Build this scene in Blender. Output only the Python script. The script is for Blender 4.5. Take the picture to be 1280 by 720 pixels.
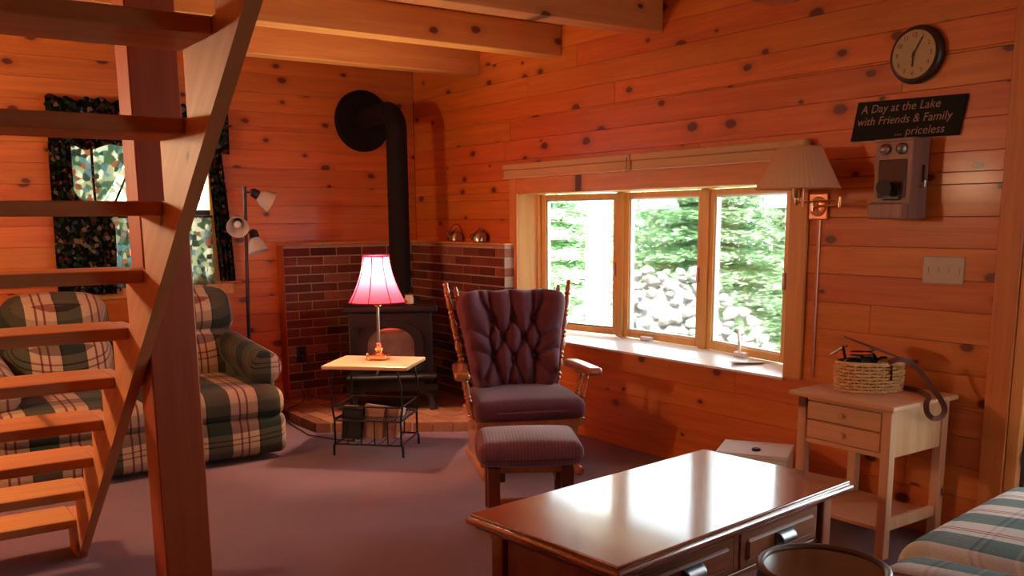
import bpy, bmesh, math, random
from mathutils import Vector, Matrix, Euler

for o in list(bpy.data.objects):
    bpy.data.objects.remove(o)
SC = bpy.context.scene
COL = SC.collection
R = random.Random(7)
PI = math.pi
rad = math.radians

# ------------------------------------------------------------------ camera
cam_d = bpy.data.cameras.new('camera')
cam = bpy.data.objects.new('camera', cam_d)
COL.objects.link(cam)
cam_d.sensor_width = 36.0
cam_d.lens = 36.0 * 1166.39 / 1280.0
cam_d.shift_y = 120.0 / 1280.0
cam_d.clip_start = 0.05
yaw, pitch, roll = rad(35.2361), rad(10.1109), rad(-0.46327)
fw = Vector((math.sin(yaw) * math.cos(pitch), math.cos(yaw) * math.cos(pitch), -math.sin(pitch)))
rt = Vector((math.cos(yaw), -math.sin(yaw), 0))
up = rt.cross(fw)
r2 = rt * math.cos(roll) + up * math.sin(roll)
u2 = up * math.cos(roll) - rt * math.sin(roll)
M = Matrix((r2, u2, -fw)).transposed().to_4x4()
M.translation = Vector((-3.79432, -6.6955, 1.4))
cam.matrix_world = M
SC.camera = cam

# ------------------------------------------------------------------ world, light, exposure
SC.view_settings.view_transform = 'Standard'
SC.view_settings.look = 'None'
SC.view_settings.gamma = 1.0
SC.view_settings.use_curve_mapping = False
SC.view_settings.exposure = 0.65

W = bpy.data.worlds.new('sky')
SC.world = W
W.use_nodes = True
wn = W.node_tree.nodes
bg = wn['Background']
bg.inputs['Color'].default_value = (0.86, 0.94, 1.0, 1)
bg.inputs['Strength'].default_value = 7.0
sun_d = bpy.data.lights.new('sun', 'SUN')
sun_d.energy = 17.0
sun_d.angle = rad(6)
sun_d.color = (1.0, 0.96, 0.88)
sun = bpy.data.objects.new('sun', sun_d)
COL.objects.link(sun)
sun.rotation_euler = Vector((0.55, 0.60, -0.95)).to_track_quat('-Z', 'Y').to_euler()

LAMP_W = 38.0
ADDED_PENDANT_W = 250.0
WARM = (1.0, 0.66, 0.36)


def lamp_light(name, loc, watts, color, radius, parent=None):
    d = bpy.data.lights.new(name, 'POINT')
    d.energy = watts
    d.color = color
    d.shadow_soft_size = radius
    o = bpy.data.objects.new(name, d)
    COL.objects.link(o)
    o.location = loc
    if parent:
        o.parent = parent
    return o


# ------------------------------------------------------------------ node materials
class NT:
    def __init__(s, name):
        s.m = bpy.data.materials.new(name)
        s.m.use_nodes = True
        s.t = s.m.node_tree
        s.t.nodes.clear()
        s.out = s.n('ShaderNodeOutputMaterial')

    def n(s, typ, **kw):
        nd = s.t.nodes.new(typ)
        for k, v in kw.items():
            setattr(nd, k, v)
        return nd

    def l(s, a, b):
        s.t.links.new(a, b)

    def inp(s, sock, v):
        if hasattr(v, 'is_linked'):
            s.l(v, sock)
        elif v is not None:
            if isinstance(v, (tuple, list)) and len(v) == 3 and sock.type == 'RGBA':
                v = (*v, 1)
            sock.default_value = v

    def math(s, op, a, b=None, c=None, clamp=False):
        nd = s.n('ShaderNodeMath', operation=op, use_clamp=clamp)
        s.inp(nd.inputs[0], a)
        if b is not None:
            s.inp(nd.inputs[1], b)
        if c is not None:
            s.inp(nd.inputs[2], c)
        return nd.outputs[0]

    def mix(s, f, a, b, mode='MIX'):
        nd = s.n('ShaderNodeMix', data_type='RGBA', blend_type=mode)
        s.inp(nd.inputs[0], f)
        s.inp(nd.inputs[6], a)
        s.inp(nd.inputs[7], b)
        return nd.outputs[2]

    def ramp(s, f, stops, interp='LINEAR'):
        nd = s.n('ShaderNodeValToRGB')
        cr = nd.color_ramp
        cr.interpolation = interp
        while len(cr.elements) < len(stops):
            cr.elements.new(0.5)
        for e, (p, c) in zip(cr.elements, stops):
            e.position = p
            e.color = (*c, 1) if len(c) == 3 else c
        s.l(f, nd.inputs[0])
        return nd.outputs[0]

    def mapr(s, v, a, b, c=0.0, d=1.0):
        nd = s.n('ShaderNodeMapRange')
        nd.clamp = True
        s.l(v, nd.inputs[0])
        for i, x in enumerate((a, b, c, d)):
            nd.inputs[1 + i].default_value = x
        return nd.outputs[0]

    def obj(s):
        return s.n('ShaderNodeTexCoord').outputs['Object']

    def noise(s, vec, scale, detail=3.0, rough=0.55, dist=0.0):
        nd = s.n('ShaderNodeTexNoise')
        s.l(vec, nd.inputs['Vector'])
        nd.inputs['Scale'].default_value = scale
        nd.inputs['Detail'].default_value = detail
        nd.inputs['Roughness'].default_value = rough
        nd.inputs['Distortion'].default_value = dist
        return nd.outputs['Fac']

    def xyz(s, vec):
        nd = s.n('ShaderNodeSeparateXYZ')
        s.l(vec, nd.inputs[0])
        return nd.outputs

    def comb(s, x, y, z):
        nd = s.n('ShaderNodeCombineXYZ')
        for i, v in enumerate((x, y, z)):
            s.inp(nd.inputs[i], v)
        return nd.outputs[0]

    def bump(s, h, strength, dist=0.01):
        nd = s.n('ShaderNodeBump')
        nd.inputs['Strength'].default_value = strength
        nd.inputs['Distance'].default_value = dist
        s.l(h, nd.inputs['Height'])
        return nd.outputs['Normal']

    def bsdf(s, color, rough=0.5, metal=0.0, spec=0.5, normal=None, coat=0.0, coat_r=0.1, sheen=0.0, trans=0.0, emis=None, emis_s=0.0):
        b = s.n('ShaderNodeBsdfPrincipled')
        s.inp(b.inputs['Base Color'], color)
        s.inp(b.inputs['Roughness'], rough)
        b.inputs['Metallic'].default_value = metal
        b.inputs['Specular IOR Level'].default_value = spec
        b.inputs['Coat Weight'].default_value = coat
        b.inputs['Coat Roughness'].default_value = coat_r
        if coat >= 1.0:
            b.inputs['Coat IOR'].default_value = 2.1
        b.inputs['Sheen Weight'].default_value = sheen
        b.inputs['Transmission Weight'].default_value = trans
        if emis is not None:
            s.inp(b.inputs['Emission Color'], emis)
            b.inputs['Emission Strength'].default_value = emis_s
        if normal is not None:
            s.l(normal, b.inputs['Normal'])
        return b.outputs[0]

    def done(s, shader):
        s.l(shader, s.out.inputs['Surface'])
        return s.m


def plain(name, color, rough=0.5, metal=0.0, spec=0.5, var=0.12, scale=14.0, **kw):
    t = NT(name)
    c = t.obj()
    n = t.noise(c, scale)
    col = t.mix(n, tuple(x * (1 - var) for x in color), tuple(min(1, x * (1 + var)) for x in color))
    return t.done(t.bsdf(col, rough, metal, spec, **kw))


def wood(name, lo, hi, axis='X', knots=0.0, rough=0.45, coat=0.0, tone=0.18, kcol=(0.10, 0.018, 0.008), spec=0.4, ring=1.0, coat_r=0.15):
    """Sawn wood: grain along one object axis, per-object tone, scattered knots."""
    t = NT(name)
    x, y, z = t.xyz(t.obj())
    rnd = t.n('ShaderNodeObjectInfo').outputs['Random']
    if axis == 'X':
        L, A, B = x, z, y
    elif axis == 'Z':
        L, A, B = z, x, y
    else:
        L, A, B = y, x, z
    off = t.math('MULTIPLY', rnd, 61.0)
    L2 = t.math('ADD', L, off)
    A2 = t.math('ADD', A, t.math('MULTIPLY', rnd, 17.0))
    vec = t.comb(t.math('MULTIPLY', L2, 1.3), t.math('MULTIPLY', A2, 22.0), t.math('MULTIPLY', B, 22.0))
    g1 = t.noise(vec, 1.0, 4.0, 0.6, 0.6 * ring)
    vec2 = t.comb(t.math('MULTIPLY', L2, 6.0), t.math('MULTIPLY', A2, 160.0), t.math('MULTIPLY', B, 160.0))
    g2 = t.noise(vec2, 1.0, 2.0)
    f = t.math('ADD', t.math('MULTIPLY', g1, 0.75), t.math('MULTIPLY', g2, 0.25))
    col = t.mix(t.mapr(f, 0.32, 0.68), lo, hi)
    hsv = t.n('ShaderNodeHueSaturation')
    t.l(col, hsv.inputs['Color'])
    t.l(t.math('ADD', t.math('MULTIPLY', rnd, tone * 2), 1.0 - tone), hsv.inputs['Value'])
    r2_ = t.math('FRACT', t.math('MULTIPLY', rnd, 13.7))
    t.l(t.math('ADD', t.math('MULTIPLY', r2_, 0.014), 0.493), hsv.inputs['Hue'])
    col = hsv.outputs[0]
    if knots > 0:
        kv = t.comb(t.math('MULTIPLY', L2, 3.3), t.math('MULTIPLY', A2, 5.4), 0.5)
        vo = t.n('ShaderNodeTexVoronoi', voronoi_dimensions='2D', feature='F1')
        vo.inputs['Scale'].default_value = 1.0
        vo.inputs['Randomness'].default_value = 0.95
        t.l(kv, vo.inputs['Vector'])
        cr, cg, cb = t.xyz(vo.outputs['Color'])
        wob = t.math('MULTIPLY', t.math('SUBTRACT', t.noise(kv, 9.0, 2.0), 0.5), 0.05)
        d = t.math('ADD', vo.outputs['Distance'], wob)
        on = t.math('LESS_THAN', cr, knots)
        rr = t.math('ADD', t.math('MULTIPLY', cg, 0.095), 0.042)
        q = t.math('DIVIDE', d, rr)
        core = t.math('MULTIPLY', t.mapr(q, 0.75, 1.15, 1.0, 0.0), on)
        halo = t.math('MULTIPLY', t.mapr(q, 1.0, 2.6, 0.45, 0.0), on)
        col = t.mix(halo, col, t.mix(0.6, kcol, lo))
        col = t.mix(t.math('MULTIPLY', core, 0.92), col, kcol)
    nrm = t.bump(f, 0.08, 0.004)
    return t.done(t.bsdf(col, rough, 0, spec, nrm, coat, coat_r))


PINE_LO, PINE_HI = (0.52, 0.128, 0.024), (0.72, 0.215, 0.043)
m_wall = wood('pine_wall', PINE_LO, PINE_HI, 'X', 0.62, 0.42, coat=0.12, tone=0.09)
m_deck = wood('pine_deck', PINE_LO, PINE_HI, 'X', 0.35, 0.5)
m_beam = wood('pine_beam', (0.60, 0.24, 0.065), (0.76, 0.34, 0.10), 'X', 0.28, 0.5)
m_stair = wood('pine_stair', (0.56, 0.22, 0.075), (0.72, 0.33, 0.12), 'X', 0.18, 0.5, tone=0.08)
m_stairz = wood('pine_stringer', (0.54, 0.20, 0.07), (0.70, 0.30, 0.115), 'X', 0.25, 0.5, tone=0.05)
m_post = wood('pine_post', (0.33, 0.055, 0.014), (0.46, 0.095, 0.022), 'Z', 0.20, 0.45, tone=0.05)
m_case = wood('pine_casing_upright', (0.60, 0.24, 0.07), (0.76, 0.36, 0.11), 'Z', 0.3, 0.45, tone=0.06)
m_caseh = wood('pine_casing_level', (0.60, 0.24, 0.07), (0.76, 0.36, 0.11), 'Y', 0.2, 0.45, tone=0.06)
m_doorcase = wood('red_pine_casing', (0.50, 0.125, 0.03), (0.68, 0.21, 0.055), 'Z', 0.3, 0.45, tone=0.05)
m_sash = wood('pale_pine_sash', (0.70, 0.38, 0.11), (0.82, 0.50, 0.17), 'Z', 0.0, 0.4, tone=0.05)
m_table = wood('raw_pine_table', (0.66, 0.34, 0.17), (0.80, 0.48, 0.27), 'Z', 0.18, 0.5, tone=0.06)
m_tabley = wood('raw_pine_top', (0.66, 0.34, 0.17), (0.80, 0.48, 0.27), 'Y', 0.3, 0.5, tone=0.06)
m_cherry = wood('cherry_top', (0.20, 0.055, 0.018), (0.36, 0.11, 0.035), 'X', 0.0, 0.24, coat=1.0, tone=0.03, spec=1.0, coat_r=0.10)
m_cherryx = wood('cherry_apron', (0.17, 0.040, 0.015), (0.30, 0.080, 0.027), 'X', 0.0, 0.42, coat=0.2, tone=0.05)
m_cherryz = wood('cherry_leg', (0.22, 0.066, 0.022), (0.38, 0.12, 0.040), 'Z', 0.0, 0.42, coat=0.2, tone=0.05)
m_darkleg = wood('dark_ottoman_leg', (0.10, 0.024, 0.012), (0.19, 0.048, 0.02), 'Z', 0.0, 0.4, coat=0.2, tone=0.05)
m_oak = wood('red_oak_turned', (0.32, 0.085, 0.022), (0.50, 0.15, 0.04), 'Z', 0.0, 0.26, coat=0.8, tone=0.05)
m_oakx = wood('red_oak_rail', (0.32, 0.085, 0.022), (0.50, 0.15, 0.04), 'Y', 0.0, 0.26, coat=0.8, tone=0.05)
m_magtop = wood('varnished_oak', (0.62, 0.36, 0.18), (0.76, 0.48, 0.27), 'X', 0.0, 0.3, coat=0.6, tone=0.03)

m_iron = plain('black_iron', (0.012, 0.011, 0.010), 0.45, 0.4)
m_stove = plain('stove_black', (0.022, 0.019, 0.017), 0.5, 0.3, scale=40)
m_pipe = plain('stovepipe_black', (0.006, 0.006, 0.006), 0.75, 0.0, 0.25)
m_brass = plain('brass', (0.75, 0.50, 0.20), 0.22, 1.0)
m_copper = plain('rosy_brass', (0.80, 0.42, 0.24), 0.32, 1.0)
m_pewter = plain('pewter', (0.34, 0.34, 0.36), 0.38, 1.0)
m_steel = plain('dull_steel', (0.45, 0.42, 0.38), 0.28, 1.0)
m_white = plain('white_paint', (0.88, 0.87, 0.84), 0.28, var=0.02, spec=0.8, coat=0.6, coat_r=0.2)
m_offwhite = plain('offwhite_blind', (0.60, 0.40, 0.20), 0.8, var=0.05)
m_blindlight = plain('pale_hem', (0.80, 0.62, 0.40), 0.6, var=0.03)
m_plastic = plain('ivory_plastic', (0.46, 0.38, 0.26), 0.4, var=0.04)
m_black = plain('black_plastic', (0.015, 0.015, 0.016), 0.4)
m_box = plain('white_card', (0.80, 0.83, 0.84), 0.6, var=0.03)
m_mortar = plain('mortar', (0.44, 0.31, 0.23), 0.9, var=0.2, scale=60)
m_brown = plain('dark_brown_frame', (0.035, 0.018, 0.012), 0.4)
m_leather = plain('brown_leather', (0.13, 0.04, 0.025), 0.45)
m_void = plain('dark_lining', (0.02, 0.015, 0.012), 0.9)
m_bark = plain('white_birch_bark', (0.62, 0.62, 0.58), 0.8, var=0.2)
m_trunk = plain('grey_bark', (0.16, 0.12, 0.09), 0.9, var=0.3)
m_ground = plain('forest_floor', (0.56, 0.53, 0.42), 0.95, var=0.35, scale=3)
m_paper = plain('magazine_paper', (0.55, 0.46, 0.36), 0.6)
m_candle = plain('candle_glass', (0.8, 0.65, 0.4), 0.1, spec=0.8)


def brick_mat():
    t = NT('fired_brick')
    rnd = t.n('ShaderNodeObjectInfo').outputs['Random']
    c = t.obj()
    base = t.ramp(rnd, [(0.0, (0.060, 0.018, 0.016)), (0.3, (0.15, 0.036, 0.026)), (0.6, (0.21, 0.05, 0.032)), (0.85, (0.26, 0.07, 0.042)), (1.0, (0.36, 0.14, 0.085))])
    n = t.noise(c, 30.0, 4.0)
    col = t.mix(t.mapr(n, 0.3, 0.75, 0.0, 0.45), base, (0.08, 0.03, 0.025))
    return t.done(t.bsdf(col, 0.8, 0, 0.3, t.bump(t.noise(c, 90.0, 4.0), 0.3, 0.004)))


m_brick = brick_mat()


def hearth_mat():
    t = NT('hearth_brick')
    rnd = t.n('ShaderNodeObjectInfo').outputs['Random']
    c = t.obj()
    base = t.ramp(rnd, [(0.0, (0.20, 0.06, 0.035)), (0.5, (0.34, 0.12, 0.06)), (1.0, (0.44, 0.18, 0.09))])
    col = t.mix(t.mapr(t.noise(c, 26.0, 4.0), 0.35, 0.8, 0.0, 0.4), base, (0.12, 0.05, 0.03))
    return t.done(t.bsdf(col, 0.7, 0, 0.3, t.bump(t.noise(c, 90.0, 4.0), 0.3, 0.004)))


m_hearth = hearth_mat()


def carpet_mat():
    t = NT('mauve_carpet')
    c = t.obj()
    n1 = t.noise(c, 3.0, 3.0)
    n2 = t.noise(c, 260.0, 2.0, 0.7)
    f = t.math('ADD', t.math('MULTIPLY', n1, 0.35), t.math('MULTIPLY', n2, 0.65))
    col = t.mix(t.mapr(f, 0.3, 0.7), (0.130, 0.048, 0.066), (0.275, 0.112, 0.145))
    return t.done(t.bsdf(col, 0.95, 0, 0.15, t.bump(n2, 0.6, 0.01), sheen=0.3))


m_carpet = carpet_mat()


def velvet(name, lo, hi, rib=True):
    t = NT(name)
    c = t.obj()
    x, y, z = t.xyz(c)
    n = t.noise(c, 120.0, 3.0, 0.7)
    big = t.noise(c, 6.0, 3.0)
    f = t.math('ADD', t.math('MULTIPLY', n, 0.6), t.math('MULTIPLY', big, 0.4))
    h = n
    if rib:
        w = t.math('SINE', t.math('MULTIPLY', x, 420.0))
        f = t.math('ADD', f, t.math('MULTIPLY', w, 0.07))
        h = t.math('ADD', n, t.math('MULTIPLY', w, 0.3))
    col = t.mix(t.mapr(f, 0.3, 0.7), lo, hi)
    return t.done(t.bsdf(col, 0.85, 0, 0.2, t.bump(h, 0.35, 0.004), sheen=0.35 if rib else 0.16))


m_velvet = velvet('plum_velvet', (0.080, 0.018, 0.028), (0.145, 0.038, 0.052), False)
m_velvet2 = velvet('plum_ribbed_velvet', (0.135, 0.036, 0.046), (0.235, 0.076, 0.090))


def plaid(name, U, V, pu, pv, dark=0.5, kw=(0.4, 0.6)):
    """Woven check: warp bands across X, weft bands along the run over top (Y) and front (Z)."""
    t = NT(name)
    x, y, z = t.xyz(t.obj())
    fu = t.math('FRACT', t.math('ADD', t.math('DIVIDE', x, pu), 50.0))
    fv = t.math('FRACT', t.math('ADD', t.math('DIVIDE', t.math('SUBTRACT', y, z), pv), 50.13))
    cu = t.ramp(fu, U, 'CONSTANT')
    cv = t.ramp(fv, V, 'CONSTANT')
    w1 = t.math('SINE', t.math('MULTIPLY', t.math('ADD', x, t.math('SUBTRACT', y, z)), 900.0))
    k = t.mapr(w1, -1.0, 1.0, kw[0], kw[1])
    dk = t.mix(1.0, cu, cv, 'DARKEN')
    col = t.mix(dark, t.mix(k, cu, cv), dk)
    n = t.noise(t.obj(), 130.0, 3.0, 0.7)
    col = t.mix(t.mapr(n, 0.3, 0.8, 0.0, 0.35), col, t.mix(0.5, col, (0.02, 0.015, 0.012)))
    return t.done(t.bsdf(col, 0.9, 0, 0.15, t.bump(n, 0.4, 0.004), sheen=0.06))


GRN, BLK, TAN, MAR = (0.012, 0.030, 0.018), (0.010, 0.010, 0.009), (0.52, 0.36, 0.22), (0.16, 0.02, 0.025)
U1 = [(0, GRN), (0.42, TAN), (0.58, MAR), (0.62, TAN), (0.72, MAR), (0.76, TAN), (0.95, BLK)]
V1 = [(0, (0.085, 0.052, 0.044)), (0.36, TAN), (0.47, MAR), (0.50, TAN), (0.58, MAR), (0.61, TAN), (0.75, (0.34, 0.22, 0.14))]
m_plaid = plaid('green_tan_plaid', U1, V1, 0.30, 0.27, 0.6, (0.25, 0.45))
TEAL, CRM, GRY = (0.012, 0.12, 0.108), (0.82, 0.76, 0.66), (0.26, 0.22, 0.20)
MRD = (0.42, 0.10, 0.12)
U2 = [(0, TEAL), (0.20, (0.02, 0.085, 0.10)), (0.27, TEAL), (0.46, CRM), (0.60, MRD), (0.635, CRM), (0.67, MRD), (0.705, CRM)]
V2 = [(0, (0.42, 0.44, 0.40)), (0.30, CRM), (0.33, (0.42, 0.44, 0.40)), (0.58, (0.30, 0.20, 0.22)), (0.61, (0.62, 0.56, 0.50)), (0.65, (0.30, 0.20, 0.22)), (0.68, (0.62, 0.56, 0.50))]
m_plaid2 = plaid('teal_cream_plaid', U2, V2, 0.235, 0.36, 0.15, (0.18, 0.36))


def glass_mat(name, tint=(1, 1, 1), gloss=0.08):
    t = NT(name)
    tr = t.n('ShaderNodeBsdfTransparent')
    tr.inputs[0].default_value = (*tint, 1)
    gl = t.n('ShaderNodeBsdfGlossy')
    gl.inputs['Roughness'].default_value = 0.02
    fr = t.n('ShaderNodeFresnel')
    fr.inputs['IOR'].default_value = 1.45
    f = t.math('MULTIPLY', fr.outputs[0], gloss / 0.08, clamp=True)
    mx = t.n('ShaderNodeMixShader')
    t.l(f, mx.inputs[0])
    t.l(tr.outputs[0], mx.inputs[1])
    t.l(gl.outputs[0], mx.inputs[2])
    return t.done(mx.outputs[0])


m_glass = glass_mat('window_glass', (0.95, 0.97, 0.96), 0.06)


def cloth_trans(name, color, tcol, k=0.5, pattern=None):
    t = NT(name)
    col, tc = color, tcol
    if pattern:
        col, tc = pattern(t)
    d = t.n('ShaderNodeBsdfDiffuse')
    t.inp(d.inputs[0], col)
    tr = t.n('ShaderNodeBsdfTranslucent')
    t.inp(tr.inputs[0], tc)
    mx = t.n('ShaderNodeMixShader')
    mx.inputs[0].default_value = k
    t.l(d.outputs[0], mx.inputs[1])
    t.l(tr.outputs[0], mx.inputs[2])
    return t.done(mx.outputs[0])


m_pink = cloth_trans('magenta_shade_silk', (0.55, 0.05, 0.20), (0.29, 0.045, 0.085), 0.5)
m_pinkrib = cloth_trans('magenta_shade_rib', (0.30, 0.02, 0.06), (0.40, 0.03, 0.06), 0.4)
m_shade = cloth_trans('tan_pleated_shade', (0.82, 0.50, 0.27), (0.82, 0.50, 0.27), 0.5)
m_frost = plain('frosted_glass_shade', (0.80, 0.74, 0.68), 0.35, spec=0.5, var=0.03, trans=0.35)


def leafy(t):
    c = t.obj()
    v = t.n('ShaderNodeTexVoronoi')
    v.inputs['Scale'].default_value = 42.0
    t.l(c, v.inputs['Vector'])
    r_, g_, b_ = t.xyz(v.outputs['Color'])
    col = t.ramp(r_, [(0.0, (0.008, 0.009, 0.008)), (0.50, (0.02, 0.035, 0.02)), (0.70, (0.11, 0.025, 0.02)), (0.80, (0.03, 0.06, 0.07)), (0.90, (0.20, 0.15, 0.09))], 'CONSTANT')
    return col, col


def sheerp(t):
    c = t.obj()
    v = t.n('ShaderNodeTexVoronoi')
    v.inputs['Scale'].default_value = 30.0
    t.l(c, v.inputs['Vector'])
    r_, g_, b_ = t.xyz(v.outputs['Color'])
    col = t.ramp(r_, [(0.0, (0.24, 0.34, 0.27)), (0.25, (0.58, 0.60, 0.48)), (0.45, (0.52, 0.26, 0.18)), (0.56, (0.30, 0.42, 0.48)), (0.70, (0.80, 0.78, 0.70)), (0.88, (0.16, 0.20, 0.16))], 'CONSTANT')
    return col, col


m_curtain = cloth_trans('dark_leafy_curtain', None, None, 0.25, leafy)
m_sheer = cloth_trans('printed_backlit_curtain', None, None, 0.65, sheerp)


def leaf_mat(name, c1, c2):
    t = NT(name)
    n = t.noise(t.obj(), 2.2, 3.0)
    col = t.mix(t.mapr(n, 0.35, 0.65), c1, c2)
    d = t.n('ShaderNodeBsdfDiffuse')
    t.l(col, d.inputs[0])
    tr = t.n('ShaderNodeBsdfTranslucent')
    t.l(col, tr.inputs[0])
    mx = t.n('ShaderNodeMixShader')
    mx.inputs[0].default_value = 0.4
    t.l(d.outputs[0], mx.inputs[1])
    t.l(tr.outputs[0], mx.inputs[2])
    return t.done(mx.outputs[0])


m_leaf = leaf_mat('hemlock_needles', (0.42, 0.62, 0.37), (0.64, 0.78, 0.57))
m_leaf2 = leaf_mat('pale_leaves', (0.46, 0.64, 0.40), (0.64, 0.78, 0.57))


def stone_mat():
    t = NT('field_stone')
    rnd = t.n('ShaderNodeObjectInfo').outputs['Random']
    base = t.ramp(rnd, [(0.0, (0.24, 0.22, 0.21)), (0.5, (0.42, 0.40, 0.39)), (1.0, (0.62, 0.60, 0.57))])
    n = t.noise(t.obj(), 9.0, 4.0)
    col = t.mix(t.mapr(n, 0.3, 0.7, 0, 0.5), base, (0.30, 0.29, 0.28))
    return t.done(t.bsdf(col, 0.9, 0, 0.2))


m_stone = stone_mat()


def wicker_mat():
    t = NT('wicker')
    n = t.noise(t.obj(), 60.0, 3.0)
    col = t.mix(t.mapr(n, 0.25, 0.75), (0.62, 0.32, 0.10), (0.90, 0.56, 0.24))
    return t.done(t.bsdf(col, 0.5))


m_wicker = wicker_mat()


def emit_mat(name, color, s):
    t = NT(name)
    e = t.n('ShaderNodeEmission')
    e.inputs[0].default_value = (*color, 1)
    e.inputs[1].default_value = s
    return t.done(e.outputs[0])


m_bulb = emit_mat('lit_bulb', (1.0, 0.72, 0.42), 30.0)
m_smoke = plain('smoked_glass_top', (0.034, 0.028, 0.016), 0.10, spec=0.7)
m_drum = plain('dark_walnut_drum', (0.035, 0.018, 0.012), 0.35)
m_rim = plain('worn_brown_rim', (0.12, 0.07, 0.045), 0.4, coat=0.1)


# ------------------------------------------------------------------ mesh builder
def axes_for(d):
    d = d.normalized()
    a = Vector((0, 0, 1)) if abs(d.z) < 0.9 else Vector((1, 0, 0))
    x = d.cross(a).normalized()
    return x, d.cross(x).normalized()


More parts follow.
